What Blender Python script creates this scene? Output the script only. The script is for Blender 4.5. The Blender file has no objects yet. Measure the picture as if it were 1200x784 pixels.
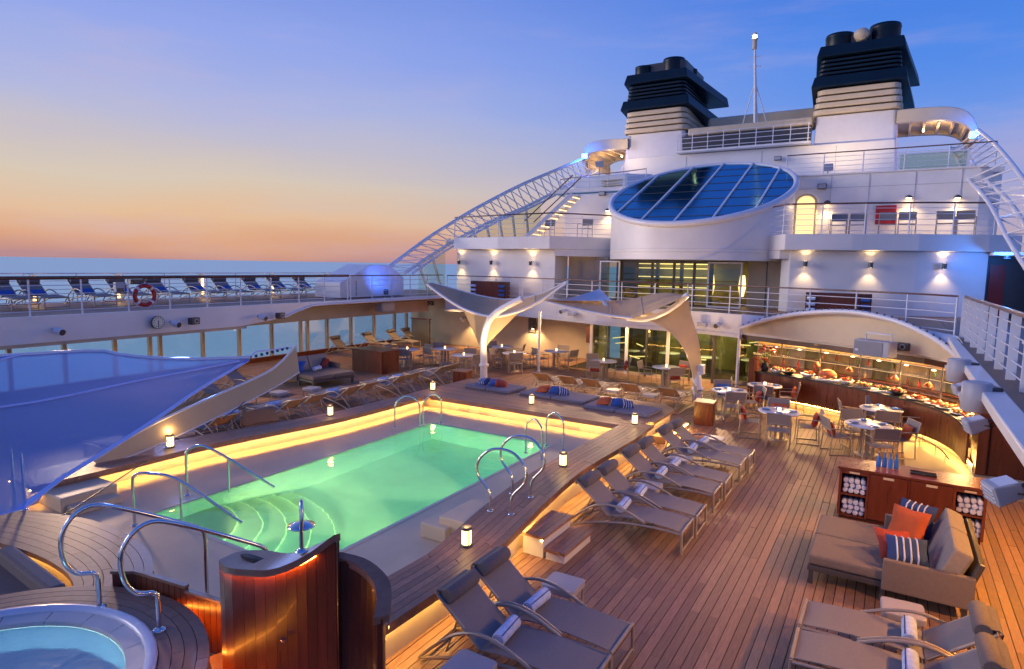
import bpy, math, random
from mathutils import Vector, Matrix
rnd = random.Random(11)
scene = bpy.context.scene
col = scene.collection
PI = math.pi

# ---------------------------------------------------------------- camera
cam = bpy.data.cameras.new("camera")
cam.sensor_fit = 'HORIZONTAL'; cam.sensor_width = 36.0; cam.lens = 22.05
cam.clip_start = 0.1; cam.clip_end = 90000
co = bpy.data.objects.new("camera", cam); col.objects.link(co)
co.matrix_world = Matrix(((0.85383394, -0.07208684, 0.51552991, 0.0),
                          (0.52025639, 0.08517427, -0.8497521, 0.0),
                          (0.01734606, 0.99375491, 0.11022832, 4.4),
                          (0, 0, 0, 1)))
scene.camera = co

# ---------------------------------------------------------------- world: dusk sky, afterglow to port
SUN_AZ = Vector((-0.96, 0.28, 0)).normalized()
world = bpy.data.worlds.new("World"); scene.world = world; world.use_nodes = True
nt = world.node_tree; nt.nodes.clear(); N = nt.nodes; Lk = nt.links.new
def srgb(r, g, b):
    f = lambda c: (c/255/12.92 if c/255 <= .04045 else ((c/255+.055)/1.055)**2.4)
    return (f(r), f(g), f(b), 1)
def ramp(nodes, stops):
    n = nodes.new('ShaderNodeValToRGB'); e = n.color_ramp.elements
    while len(e) > 1: e.remove(e[-1])
    e[0].position, e[0].color = stops[0][0], stops[0][1]
    for p, c in stops[1:]:
        k = e.new(p); k.color = c
    return n
def wmath(op, a, b=None, clamp=False):
    n = N.new('ShaderNodeMath'); n.operation = op; n.use_clamp = clamp
    for i, v in enumerate((a, b)):
        if v is None: continue
        if isinstance(v, (int, float)): n.inputs[i].default_value = v
        else: Lk(v, n.inputs[i])
    return n.outputs[0]
tc = N.new('ShaderNodeTexCoord')
sep = N.new('ShaderNodeSeparateXYZ'); Lk(tc.outputs['Generated'], sep.inputs[0])
cl = N.new('ShaderNodeTexNoise'); cl.inputs['Scale'].default_value = 3.0; cl.inputs['Detail'].default_value = 5
mp = N.new('ShaderNodeMapping'); mp.inputs['Scale'].default_value = (1, 1, 5.5); Lk(tc.outputs['Generated'], mp.inputs[0]); Lk(mp.outputs[0], cl.inputs['Vector'])
zs = wmath('ADD', sep.outputs[2], wmath('MULTIPLY', wmath('SUBTRACT', cl.outputs[0], .5), .06))
el = wmath('MULTIPLY', wmath('MAXIMUM', zs, 0.0), 1.0)
A = ramp(N, [(0, srgb(186, 142, 146)), (.010, srgb(206, 152, 136)), (.032, srgb(224, 168, 132)), (.065, srgb(231, 192, 156)), (.11, srgb(218, 202, 184)),
             (.16, srgb(202, 194, 202)), (.215, srgb(178, 185, 226)), (.30, srgb(150, 169, 236)), (.45, srgb(100, 136, 224)), (1, srgb(46, 84, 178))])
B = ramp(N, [(0, srgb(168, 150, 180)), (.05, srgb(190, 168, 184)), (.11, srgb(164, 166, 212)), (.18, srgb(116, 156, 234)), (.27, srgb(84, 140, 234)),
             (.36, srgb(70, 128, 228)), (.5, srgb(60, 112, 212)), (1, srgb(38, 78, 176))])
Lk(el, A.inputs[0]); Lk(el, B.inputs[0])
hl = wmath('SQRT', wmath('MAXIMUM', wmath('SUBTRACT', 1.0, wmath('MULTIPLY', sep.outputs[2], sep.outputs[2])), 1e-4))
dt = N.new('ShaderNodeVectorMath'); dt.operation = 'DOT_PRODUCT'; Lk(tc.outputs['Generated'], dt.inputs[0]); dt.inputs[1].default_value = SUN_AZ
cs = wmath('DIVIDE', dt.outputs['Value'], hl)
mr = N.new('ShaderNodeMapRange'); mr.interpolation_type = 'SMOOTHSTEP'; mr.inputs['From Min'].default_value = 1.0; mr.inputs['From Max'].default_value = 0.32
Lk(cs, mr.inputs['Value'])
mx = N.new('ShaderNodeMix'); mx.data_type = 'RGBA'; Lk(mr.outputs[0], mx.inputs[0]); Lk(A.outputs[0], mx.inputs[6]); Lk(B.outputs[0], mx.inputs[7])
c2 = N.new('ShaderNodeTexNoise'); c2.inputs['Scale'].default_value = 2.3; c2.inputs['Detail'].default_value = 7; c2.inputs['Roughness'].default_value = .58
mp2 = N.new('ShaderNodeMapping'); mp2.inputs['Scale'].default_value = (1, 1.3, 6.5); mp2.inputs['Location'].default_value = (3.1, .4, 1.7); Lk(tc.outputs['Generated'], mp2.inputs[0]); Lk(mp2.outputs[0], c2.inputs['Vector'])
cm = N.new('ShaderNodeMapRange'); cm.interpolation_type = 'SMOOTHSTEP'; cm.inputs['From Min'].default_value = .48; cm.inputs['From Max'].default_value = .78; cm.inputs['To Max'].default_value = .30; Lk(c2.outputs[0], cm.inputs['Value'])
mc = N.new('ShaderNodeMix'); mc.data_type = 'RGBA'; Lk(cm.outputs[0], mc.inputs[0]); Lk(mx.outputs[2], mc.inputs[6]); mc.inputs[7].default_value = srgb(206, 184, 206)
bg = N.new('ShaderNodeBackground'); Lk(mc.outputs[2], bg.inputs[0]); bg.inputs[1].default_value = 0.82
sky = N.new('ShaderNodeTexSky'); sky.sky_type = 'NISHITA'; sky.sun_disc = False
sky.sun_elevation = math.radians(1.0); sky.sun_rotation = math.radians(-118)
bg2 = N.new('ShaderNodeBackground'); Lk(sky.outputs[0], bg2.inputs[0]); bg2.inputs[1].default_value = 0.003
ad = N.new('ShaderNodeAddShader'); Lk(bg.outputs[0], ad.inputs[0]); Lk(bg2.outputs[0], ad.inputs[1])
wo = N.new('ShaderNodeOutputWorld'); Lk(ad.outputs[0], wo.inputs[0])

sun = bpy.data.lights.new("sun", 'SUN'); sun.energy = 1.25; sun.angle = math.radians(24); sun.color = (1, .86, .86)
so = bpy.data.objects.new("sun", sun); col.objects.link(so)
so.rotation_euler = (Vector((-.88, -.47, math.tan(math.radians(9))))).to_track_quat('Z', 'Y').to_euler()

scene.view_settings.view_transform = 'Standard'; scene.view_settings.look = 'None'
scene.view_settings.exposure = 0.26; scene.view_settings.gamma = 1.0; scene.view_settings.use_curve_mapping = False
cy = scene.cycles; cy.max_bounces = 7; cy.diffuse_bounces = 3; cy.glossy_bounces = 3; cy.transmission_bounces = 6; cy.transparent_max_bounces = 12
cy.use_denoising = True; cy.caustics_reflective = False; cy.caustics_refractive = False
cy.sample_clamp_indirect = 4.0
try: cy.use_light_tree = True
except Exception: pass

# ---------------------------------------------------------------- mesh helper
class MB:
    def __init__(s, o=(0, 0, 0)):
        s.v = []; s.f = []; s.s = []; s.o = Vector(o)
    def add(s, vs, fs, smooth=False):
        b = len(s.v); s.v += [tuple(Vector(q) - s.o) for q in vs]
        s.f += [tuple(i + b for i in f) for f in fs]; s.s += [smooth]*len(fs); return s
    def box(s, x0, x1, y0, y1, z0, z1):
        return s.add([(x0,y0,z0),(x1,y0,z0),(x1,y1,z0),(x0,y1,z0),(x0,y0,z1),(x1,y0,z1),(x1,y1,z1),(x0,y1,z1)],
                     [(3,2,1,0),(4,5,6,7),(0,1,5,4),(1,2,6,5),(2,3,7,6),(3,0,4,7)])
    def cbox(s, c, d, rz=0.0, m=None):
        mm = m if m is not None else Matrix.Rotation(rz, 3, 'Z'); h = Vector(d)/2; c = Vector(c)
        vs = [c + mm @ Vector((sx*h.x, sy*h.y, sz*h.z)) for sz in (-1, 1) for sx, sy in ((-1,-1),(1,-1),(1,1),(-1,1))]
        return s.add(vs, [(3,2,1,0),(4,5,6,7),(0,1,5,4),(1,2,6,5),(2,3,7,6),(3,0,4,7)])
    def bar(s, p, q, w, h, up=(0, 0, 1)):
        p = Vector(p); q = Vector(q); d = (q-p).normalized(); u = Vector(up)
        if abs(d.dot(u)) > .98: u = Vector((0, 1, 0))
        a = d.cross(u).normalized(); b = a.cross(d)
        vs = [e + a*sx*w/2 + b*sy*h/2 for e in (p, q) for sx, sy in ((-1,-1),(1,-1),(1,1),(-1,1))]
        return s.add(vs, [(3,2,1,0),(4,5,6,7),(0,1,5,4),(1,2,6,5),(2,3,7,6),(3,0,4,7)])
    def tube(s, pts, r, n=6, closed=False):
        P = [Vector(p) for p in pts]; k = len(P); vs = []; fs = []; ref = None
        for i in range(k):
            a = P[(i-1) % k] if (closed or i > 0) else P[i]; b = P[(i+1) % k] if (closed or i < k-1) else P[i]
            d = (b-a).normalized()
            if ref is None:
                ref = d.cross(Vector((0, 0, 1)))
                if ref.length < .05: ref = d.cross(Vector((0, 1, 0)))
            ref = (ref - d*ref.dot(d)).normalized(); c = d.cross(ref)
            rr = r[i] if isinstance(r, (list, tuple)) else r
            vs += [P[i] + (ref*math.cos(2*PI*j/n) + c*math.sin(2*PI*j/n))*rr for j in range(n)]
        m = k if closed else k-1
        for i in range(m):
            for j in range(n):
                fs.append((i*n+j, i*n+(j+1) % n, ((i+1) % k)*n+(j+1) % n, ((i+1) % k)*n+j))
        s.add(vs, fs, True)
        if not closed: s.add(vs[:n], [tuple(range(n))[::-1]]); s.add(vs[-n:], [tuple(range(n))])
        return s
    def lathe(s, prof, c=(0, 0, 0), n=16, smooth=True, ry=1.0, caps=True):
        c = Vector(c); vs = []; fs = []
        for r, z in prof: vs += [c + Vector((r*math.cos(2*PI*j/n), r*ry*math.sin(2*PI*j/n), z)) for j in range(n)]
        for i in range(len(prof)-1):
            for j in range(n): fs.append((i*n+j, i*n+(j+1) % n, (i+1)*n+(j+1) % n, (i+1)*n+j))
        s.add(vs, fs, smooth)
        if caps and prof[0][0] > .0021 and not (abs(prof[0][1]-prof[1][1]) < 1e-6 and prof[1][0] < prof[0][0]): s.add(vs[:n], [tuple(range(n))[::-1]])
        if caps and prof[-1][0] > .0021 and not (abs(prof[-1][1]-prof[-2][1]) < 1e-6 and prof[-2][0] < prof[-1][0]): s.add(vs[-n:], [tuple(range(n))])
        return s
    def prism(s, poly, z0, z1, poly1=None):
        n = len(poly); q = poly1 or poly
        zz0 = z0 if isinstance(z0, (list, tuple)) else [z0]*n; zz1 = z1 if isinstance(z1, (list, tuple)) else [z1]*n
        vs = [(p[0], p[1], zz0[i]) for i, p in enumerate(poly)] + [(p[0], p[1], zz1[i]) for i, p in enumerate(q)]
        return s.add(vs, [tuple(range(n))[::-1], tuple(range(n, 2*n))] + [(i, (i+1) % n, n+(i+1) % n, n+i) for i in range(n)])
    def wall(s, pts, z0, z1, t):
        """upright wall of thickness t along a plan polyline (t to its left); z0/z1 may be lists"""
        n = len(pts); P = [Vector((p[0], p[1], 0)) for p in pts]; off = []
        for i in range(n):
            a = P[max(i-1, 0)]; b = P[min(i+1, n-1)]; d = (b-a).normalized(); off.append(Vector((-d.y, d.x, 0))*t)
        a0 = z0 if isinstance(z0, (list, tuple)) else [z0]*n; a1 = z1 if isinstance(z1, (list, tuple)) else [z1]*n
        vs = []
        for i in range(n):
            q = P[i] + off[i]
            vs += [(P[i].x, P[i].y, a0[i]), (P[i].x, P[i].y, a1[i]), (q.x, q.y, a1[i]), (q.x, q.y, a0[i])]
        fs = [(i*4+j, (i+1)*4+j, (i+1)*4+(j+1) % 4, i*4+(j+1) % 4) for i in range(n-1) for j in range(4)] + [(0, 1, 2, 3), tuple(4*(n-1)+k for k in (3, 2, 1, 0))]
        return s.add(vs, fs)
    def loft(s, rows, thick=0.0, smooth=True, nrm=None):
        m = len(rows[0]); k = len(rows); vs = [Vector(p) for r in rows for p in r]
        fs = [(i*m+j, i*m+j+1, (i+1)*m+j+1, (i+1)*m+j) for i in range(k-1) for j in range(m-1)]
        s.add(vs, fs, smooth)
        if thick:
            nn = Vector(nrm or (0, 0, -1))*thick; v2 = [v + nn for v in vs]
            s.add(v2, [f[::-1] for f in fs], smooth)
            rim = [i for i in range(m)] + [i*m+m-1 for i in range(1, k)] + [(k-1)*m+j for j in range(m-2, -1, -1)] + [i*m for i in range(k-2, 0, -1)]
            b = len(vs); L = len(rim)
            s.add(vs + v2, [(rim[i], rim[(i+1) % L], b+rim[(i+1) % L], b+rim[i]) for i in range(L)])
        return s
    def build(s, name, mat, parent=None, kind=None, bevel=0.0, loc=None, rz=None):
        me = bpy.data.meshes.new(name); me.from_pydata(s.v, [], s.f)
        me.polygons.foreach_set('use_smooth', s.s); me.materials.append(mat); me.update()
        o = bpy.data.objects.new(name, me); col.objects.link(o)
        if parent is not None: o.parent = parent
        if kind: o['kind'] = kind
        if loc is not None: o.location = loc
        elif parent is None and s.o.length > 0: o.location = s.o
        if rz is not None: o.rotation_euler = (0, 0, rz)
        if bevel:
            m = o.modifiers.new('bevel', 'BEVEL'); m.width = bevel; m.segments = 2; m.limit_method = 'ANGLE'; m.angle_limit = math.radians(40)
        return o

def tag(o, label, cat, group=None):
    o['label'] = label; o['category'] = cat
    if group: o['group'] = group
    return o
def thing(name, label, cat, loc=(0, 0, 0), rz=0.0, group=None):
    o = bpy.data.objects.new(name, None); o.empty_display_size = .2; col.objects.link(o)
    o.location = loc; o.rotation_euler = (0, 0, rz); return tag(o, label, cat, group)
def kids(o): return [c for c in KID.get(o.name, ())]
KID = {}
def index_kids():
    KID.clear()
    for o in col.objects:
        if o.parent: KID.setdefault(o.parent.name, []).append(o)
def copy_tree(src, loc=None, rz=None, label=None, group=None, parent=None, skip=()):
    c = src.copy(); col.objects.link(c); c.parent = parent
    if loc is not None: c.location = loc
    if rz is not None: c.rotation_euler = (0, 0, rz)
    if label: c['label'] = label
    if group: c['group'] = group
    for k in list(kids(src)):
        if k.name.split('.')[0] in skip: continue
        copy_tree(k, parent=c)
    return c
def lamp(name, kind, loc, energy, color, parent=None, size=.1, spot=None, aim=None, blend=.6):
    l = bpy.data.lights.new(name, kind); l.energy = energy; l.color = color
    if kind == 'AREA': l.size = size
    else: l.shadow_soft_size = size
    if spot: l.spot_size = math.radians(spot); l.spot_blend = blend
    o = bpy.data.objects.new(name, l); col.objects.link(o)
    if parent: o.parent = parent
    o.location = loc
    if aim is not None: o.rotation_euler = (Vector(loc) - Vector(aim)).to_track_quat('Z', 'Y').to_euler()
    return o
def lerp(a, b, t): return tuple(x + (y-x)*t for x, y in zip(a, b))
def resample(pts, n):
    P = [Vector(p) for p in pts]; d = [0]
    for i in range(1, len(P)): d.append(d[-1] + (P[i]-P[i-1]).length)
    out = []
    for k in range(n):
        t = d[-1]*k/(n-1); i = 0
        while i < len(P)-2 and d[i+1] < t: i += 1
        out.append(P[i].lerp(P[i+1], (t-d[i])/max(d[i+1]-d[i], 1e-6)))
    return out
def smooth_path(pts, n):
    """Catmull-Rom through pts, then evenly resampled"""
    P = [Vector(p) for p in pts]; P = [P[0]*2-P[1]] + P + [P[-1]*2-P[-2]]; out = []
    for i in range(1, len(P)-2):
        for k in range(8):
            t = k/8; a, b, c, d = P[i-1], P[i], P[i+1], P[i+2]
            out.append(.5*((2*b) + (c-a)*t + (2*a-5*b+4*c-d)*t*t + (3*b-a-3*c+d)*t**3))
    out.append(P[-2]); return resample(out, n)
def rrect(cx, cy, w, d, r, n=4):
    out = []
    for sx, sy, a0 in ((1, 1, 0), (-1, 1, 90), (-1, -1, 180), (1, -1, 270)):
        for k in range(n+1):
            a = math.radians(a0 + 90*k/n); out.append((cx + sx*(w/2-r) + r*math.cos(a), cy + sy*(d/2-r) + r*math.sin(a)))
    return out

# ---------------------------------------------------------------- materials
def material(name, c, rough=.5, metal=0.0, var=.06, scale=4.0, bump=0.0, bscale=40.0, emit=None, estr=0.0, spec=.5, stretch=None, island=0.0, coat=0.0, obj=0.0):
    m = bpy.data.materials.new(name); m.use_nodes = True; t = m.node_tree; b = t.nodes['Principled BSDF']
    b.inputs['Roughness'].default_value = rough; b.inputs['Metallic'].default_value = metal
    b.inputs['Specular IOR Level'].default_value = spec; b.inputs['Coat Weight'].default_value = coat
    c = tuple(c[:3]) + (1,)
    t.nodes.new('ShaderNodeTexCoord'); x = t.nodes[-1]
    mp = t.nodes.new('ShaderNodeMapping'); t.links.new(x.outputs['Object'], mp.inputs[0]); mp.inputs['Scale'].default_value = stretch or (1, 1, 1)
    vec = mp.outputs[0]
    if island or obj:
        ge = t.nodes.new('ShaderNodeNewGeometry'); oi = t.nodes.new('ShaderNodeObjectInfo')
        sm = t.nodes.new('ShaderNodeMath'); sm.operation = 'ADD'; t.links.new(ge.outputs['Random Per Island'], sm.inputs[0]); t.links.new(oi.outputs['Random'], sm.inputs[1])
        fr = t.nodes.new('ShaderNodeMath'); fr.operation = 'FRACT'; t.links.new(sm.outputs[0], fr.inputs[0])
        sc = t.nodes.new('ShaderNodeMath'); sc.operation = 'MULTIPLY'; sc.inputs[1].default_value = 37.0; t.links.new(sm.outputs[0], sc.inputs[0])
        va = t.nodes.new('ShaderNodeVectorMath'); va.operation = 'ADD'; t.links.new(vec, va.inputs[0]); t.links.new(sc.outputs[0], va.inputs[1]); vec = va.outputs[0]
    ns = t.nodes.new('ShaderNodeTexNoise'); ns.inputs['Scale'].default_value = scale; ns.inputs['Detail'].default_value = 5; t.links.new(vec, ns.inputs['Vector'])
    mr = t.nodes.new('ShaderNodeMapRange'); mr.inputs['From Min'].default_value = .3; mr.inputs['From Max'].default_value = .7
    mr.inputs['To Min'].default_value = 1-var; mr.inputs['To Max'].default_value = 1+var; t.links.new(ns.outputs[0], mr.inputs[0])
    val = mr.outputs[0]
    if island:
        m2 = t.nodes.new('ShaderNodeMapRange'); m2.inputs['To Min'].default_value = 1-island; m2.inputs['To Max'].default_value = 1+island; t.links.new(fr.outputs[0], m2.inputs[0])
        mu = t.nodes.new('ShaderNodeMath'); mu.operation = 'MULTIPLY'; t.links.new(val, mu.inputs[0]); t.links.new(m2.outputs[0], mu.inputs[1]); val = mu.outputs[0]
    vm = t.nodes.new('ShaderNodeVectorMath'); vm.operation = 'SCALE'; vm.inputs[0].default_value = c[:3]; t.links.new(val, vm.inputs['Scale'])
    t.links.new(vm.outputs[0], b.inputs['Base Color'])
    rr = t.nodes.new('ShaderNodeMapRange'); rr.inputs['To Min'].default_value = max(rough-.08, .02); rr.inputs['To Max'].default_value = min(rough+.08, 1); t.links.new(ns.outputs[0], rr.inputs[0]); t.links.new(rr.outputs[0], b.inputs['Roughness'])
    if bump:
        n2 = t.nodes.new('ShaderNodeTexNoise'); n2.inputs['Scale'].default_value = bscale; n2.inputs['Detail'].default_value = 3; t.links.new(vec, n2.inputs['Vector'])
        bp = t.nodes.new('ShaderNodeBump'); bp.inputs['Strength'].default_value = bump; bp.inputs['Distance'].default_value = .02; t.links.new(n2.outputs[0], bp.inputs['Height']); t.links.new(bp.outputs[0], b.inputs['Normal'])
    if emit: b.inputs['Emission Color'].default_value = tuple(emit[:3]) + (1,); b.inputs['Emission Strength'].default_value = estr
    return m
def glass_mat(name, tint, gloss=.12, rough=.02, gcol=(1, 1, 1, 1), gmax=.4):
    m = bpy.data.materials.new(name); m.use_nodes = True; t = m.node_tree; t.nodes.remove(t.nodes['Principled BSDF'])
    tr = t.nodes.new('ShaderNodeBsdfTransparent'); tr.inputs[0].default_value = tuple(tint) + (1,)
    gl = t.nodes.new('ShaderNodeBsdfGlossy'); gl.inputs['Roughness'].default_value = rough; gl.inputs['Color'].default_value = gcol
    lw = t.nodes.new('ShaderNodeLayerWeight'); lw.inputs[0].default_value = .35
    mr = t.nodes.new('ShaderNodeMapRange'); mr.inputs['To Min'].default_value = gloss; mr.inputs['To Max'].default_value = gmax; t.links.new(lw.outputs['Fresnel'], mr.inputs[0])
    mx = t.nodes.new('ShaderNodeMixShader'); t.links.new(mr.outputs[0], mx.inputs[0]); t.links.new(tr.outputs[0], mx.inputs[1]); t.links.new(gl.outputs[0], mx.inputs[2])
    t.links.new(mx.outputs[0], t.nodes['Material Output'].inputs[0]); return m

WHITE = material('white_paint', (.80, .79, .765), .38, var=.06, scale=.9, bump=.10, bscale=1.6)
WHITE2 = material('white_railing_paint', (.8, .8, .82), .3, var=.02)
CREAM = material('cream_paint', (.64, .53, .36), .5, var=.05, scale=2)
BEIGE = material('beige_panel', (.52, .44, .34), .55, var=.06, scale=2)
TEAK = material('weathered_teak', (.30, .172, .112), .5, var=.22, scale=9, stretch=(9, .7, 9), island=.22, bump=.12, bscale=30)
TEAKX = material('weathered_teak_across', (.31, .172, .11), .5, var=.22, scale=9, stretch=(.7, 9, 9), island=.24, bump=.12, bscale=30)
TEAKC = material('coping_teak', (.32, .17, .105), .48, var=.16, scale=4, stretch=(3, 3, 3), island=.2, bump=.06, bscale=30)
CAULK = material('black_caulk', (.018, .014, .012), .8)
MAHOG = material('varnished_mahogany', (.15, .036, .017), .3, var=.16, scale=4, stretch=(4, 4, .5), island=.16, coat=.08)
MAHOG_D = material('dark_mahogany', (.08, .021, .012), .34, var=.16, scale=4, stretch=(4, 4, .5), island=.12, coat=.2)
RAILW = material('varnished_rail_wood', (.13, .05, .028), .3, var=.2, scale=5, coat=.3)
STEEL = material('polished_steel', (.75, .74, .73), .12, 1.0, var=.03)
FRAME = material('taupe_aluminium', (.42, .35, .28), .38, .35, var=.05)
SLING = material('taupe_sling_mesh', (.26, .23, .222), .75, var=.08, scale=60, bump=.25, bscale=260)
SLING_D = material('grey_headrest_fabric', (.17, .145, .14), .85, var=.12, scale=30, bump=.3, bscale=160)
CUSH = material('grey_brown_cushion', (.19, .15, .13), .88, var=.07, scale=20, bump=.25, bscale=220)
CUSHL = material('light_taupe_cushion', (.27, .235, .215), .88, var=.07, scale=20, bump=.25, bscale=220)
TOPW = material('pale_side_table', (.42, .40, .42), .45, var=.04)
TOWEL = material('blue_white_towel', (.58, .70, .95), .95, var=.18, scale=14, bump=.4, bscale=120)
TOWELW = material('white_towel', (.62, .66, .82), .95, var=.12, scale=14, bump=.4, bscale=120)
NAVY = material('navy_fabric', (.03, .06, .18), .9, var=.1, bump=.2, bscale=200)
BLUEF = material('royal_blue_fabric', (.04, .12, .40), .85, var=.1, bump=.2, bscale=200)
ORANGE = material('rust_orange_fabric', (.50, .10, .03), .88, var=.12, scale=8, bump=.25, bscale=200)
REDF = material('brick_red_fabric', (.36, .05, .03), .88, var=.12, scale=8, bump=.25, bscale=200)
BLACK = material('black_plastic', (.015, .015, .018), .45)
FUNNEL = material('navy_funnel_paint', (.002, .014, .030), .42, var=.15, scale=.8, spec=.3)
TILE = material('pale_pool_tile', (.60, .55, .46), .3, var=.05, scale=1.5)
WALLT = material('pool_wall_tile', (.66, .60, .46), .4, var=.06, scale=3)
SAND = material('beige_resin_floor', (.46, .36, .24), .35, var=.05, scale=1.5)
PORC = material('white_table_top', (.70, .72, .78), .25, var=.02)
FOODS = [material('food_%s' % n, c, .45, var=.35, scale=25) for n, c in (('ham', (.55, .16, .06)), ('salad', (.14, .26, .05)), ('bread', (.55, .33, .12)), ('berries', (.35, .03, .03)), ('cheese', (.7, .55, .2)), ('tomato', (.6, .09, .03)))]
RED = material('red_enamel', (.42, .02, .02), .35)
GREY = material('grey_housing', (.42, .43, .47), .45, var=.03)
DKGREY = material('dark_grey_metal', (.09, .085, .085), .4, .3)
def fabric(name, c, tr):
    m = material(name, c, .8, var=.05, scale=2, bump=.1, bscale=90); t = m.node_tree; b = t.nodes['Principled BSDF']; q = t.nodes.new('ShaderNodeBsdfTranslucent'); q.inputs[0].default_value = c + (1,)
    x = t.nodes.new('ShaderNodeMixShader'); x.inputs[0].default_value = tr; t.links.new(b.outputs[0], x.inputs[1]); t.links.new(q.outputs[0], x.inputs[2]); t.links.new(x.outputs[0], t.nodes['Material Output'].inputs[0]); return m
CANVAS = fabric('cream_canvas', (.68, .57, .38), .42)
CANOPYW = material('white_canopy_skin', (.70, .70, .74), .5, var=.03, bump=.1, bscale=40)
INTER = material('interior_olive_panel', (.20, .19, .08), .5, var=.35, scale=1.3)
INTERD = material('interior_dark_panel', (.05, .045, .03), .4, var=.3, scale=1.3)
def emitter(name, c, s): return material(name, (.8, .7, .5), .5, emit=c, estr=s)
LED = emitter('amber_led', (1, .56, .13), 78.0)
LEDS = emitter('soft_amber_led', (1, .55, .14), 26.0)
LEDC = emitter('orange_led', (1, .32, .035), 80.0)
LEDB = emitter('blue_lamp', (.03, .22, 1), 7.0)
SCONCE = emitter('sconce_glow', (1, .62, .26), 22.0)
LANT = emitter('lantern_glass_glow', (1, .66, .26), 2.6)
CANDLE = emitter('candle_glow', (1, .55, .2), 5.0)
STRIPS = emitter('shelf_strip_light', (1, .66, .26), .8)
STRIPY = emitter('interior_strip_light', (1, .70, .30), 1.7)
WARMLAMP = emitter('warm_downlight', (1, .6, .25), 14.0)
GLASS = glass_mat('clear_glass', (.86, .93, .92), .05)
GLASSG = glass_mat('green_tinted_glass', (.74, .80, .66), .06)
GLASSB = glass_mat('blue_skylight_glass', (.010, .035, .07), .8, .13, (.20, .52, .70, 1), .9)

# ================================================================ SETTING
# ---- sea
sm = bpy.data.materials.new('sea_water'); sm.use_nodes = True; t = sm.node_tree; b = t.nodes['Principled BSDF']
b.inputs['Base Color'].default_value = (.56, .98, .86, 1); b.inputs['Metallic'].default_value = .78; b.inputs['Roughness'].default_value = .36; b.inputs['Specular IOR Level'].default_value = .5
x = t.nodes.new('ShaderNodeTexCoord'); mp = t.nodes.new('ShaderNodeMapping'); t.links.new(x.outputs['Object'], mp.inputs[0]); mp.inputs['Scale'].default_value = (.06, .16, 1); mp.inputs['Rotation'].default_value = (0, 0, .5)
n1 = t.nodes.new('ShaderNodeTexNoise'); n1.inputs['Scale'].default_value = 2.2; n1.inputs['Detail'].default_value = 8; t.links.new(mp.outputs[0], n1.inputs['Vector'])
bp = t.nodes.new('ShaderNodeBump'); bp.inputs['Strength'].default_value = .12; bp.inputs['Distance'].default_value = .5; t.links.new(n1.outputs[0], bp.inputs['Height']); t.links.new(bp.outputs[0], b.inputs['Normal'])
m = MB().add([(-40000, -40000, 0), (40000, -40000, 0), (40000, 40000, 0), (-40000, 40000, 0)], [(0, 1, 2, 3)])
m.build('sea', sm, kind='structure', loc=(0, 0, -21))

def structure(m, name, mat, parent=None, bevel=0):
    o = m.build(name, mat, parent, bevel=bevel)
    if parent is None: o['kind'] = 'structure'
    return o

# ---- pool deck with teak planks
m = MB()
for a in ((-24.5, -12.1, -3, 28.5), (-5.3, 6.5, -3, 28.5), (-12.1, -5.3, -3, 3.4), (-12.1, -5.3, 15.0, 28.5)): m.box(a[0], a[1], a[2], a[3], -.5, -.010)
deck = structure(m, 'pool_deck', CAULK)
W = .12
allp = MB(); PK = {}
def plank_mesh(L):
    k = round(L, 2)
    if k not in PK:
        q = MB().box(-W/2+.005, W/2-.005, 0, k, -.014, 0); me = bpy.data.meshes.new('plank'); me.from_pydata(q.v, [], q.f); me.materials.append(TEAK); PK[k] = me
    return PK[k]
nind = 0
for (x0, x1, y0, y1, near) in ((-5.2, 5.4, 2.2, 24.5, 1), (-23.4, -12.0, 2.6, 27.4, 0), (-12.0, -5.2, 15.0, 24.5, 0)):
    i = 0; xx = x0 + W/2
    while xx < x1:
        y = y0 - rnd.choice((0, .4, .8, 1.2, 1.6, 2.0))
        while y < y1:
            L = rnd.choice((1.6, 2.0, 2.4, 2.8)); a = max(y, y0); bb = min(y + L, y1); z = rnd.uniform(-.0015, .0015)
            if bb - a > .1:
                if near and a < 9.2 and y >= y0 and y+L <= y1 and nind < 296 and -4.5 < xx < 2.2:
                    o = bpy.data.objects.new('plank', plank_mesh(L - .004)); col.objects.link(o); o.parent = deck; o.location = (xx, a, z); nind += 1
                else: allp.box(xx-W/2+.005, xx+W/2-.005, a, bb-.004, -.014, z)
            y += L
        xx += W
o = allp.build('planks', TEAK, deck); o['kind'] = 'stuff'

# ---- upper decks (walkways around the opening)
UD = 2.82
FE = [(-19.3, 25.3), (-17.3, 25.35), (-15.4, 25.2), (-12.5, 24.4), (-10.3, 23.65), (-7.5, 23.1), (-5.7, 22.95), (-4.4, 22.45), (-3.0, 21.8), (-1.6, 21.1), (-.2, 20.3), (.8, 19.6), (1.35, 18.9)]
m = MB(); m.prism([(-24.8, -3), (-19.34, -3), (-19.34, 25.28), (-24.8, 25.28)], 2.62, UD)
structure(m, 'port_upper_deck', TEAK)
m = MB(); m.prism(FE[::-1] + [(-24.8, 25.31), (-24.8, 29.5), (1.35, 29.5)], 2.62, UD); structure(m, 'aft_upper_deck', TEAK)
m = MB(); m.prism([(1.36, -3), (8, -3), (8, 29.5), (1.36, 29.5)], 2.62, UD); structure(m, 'starboard_upper_deck', TEAK)
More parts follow.
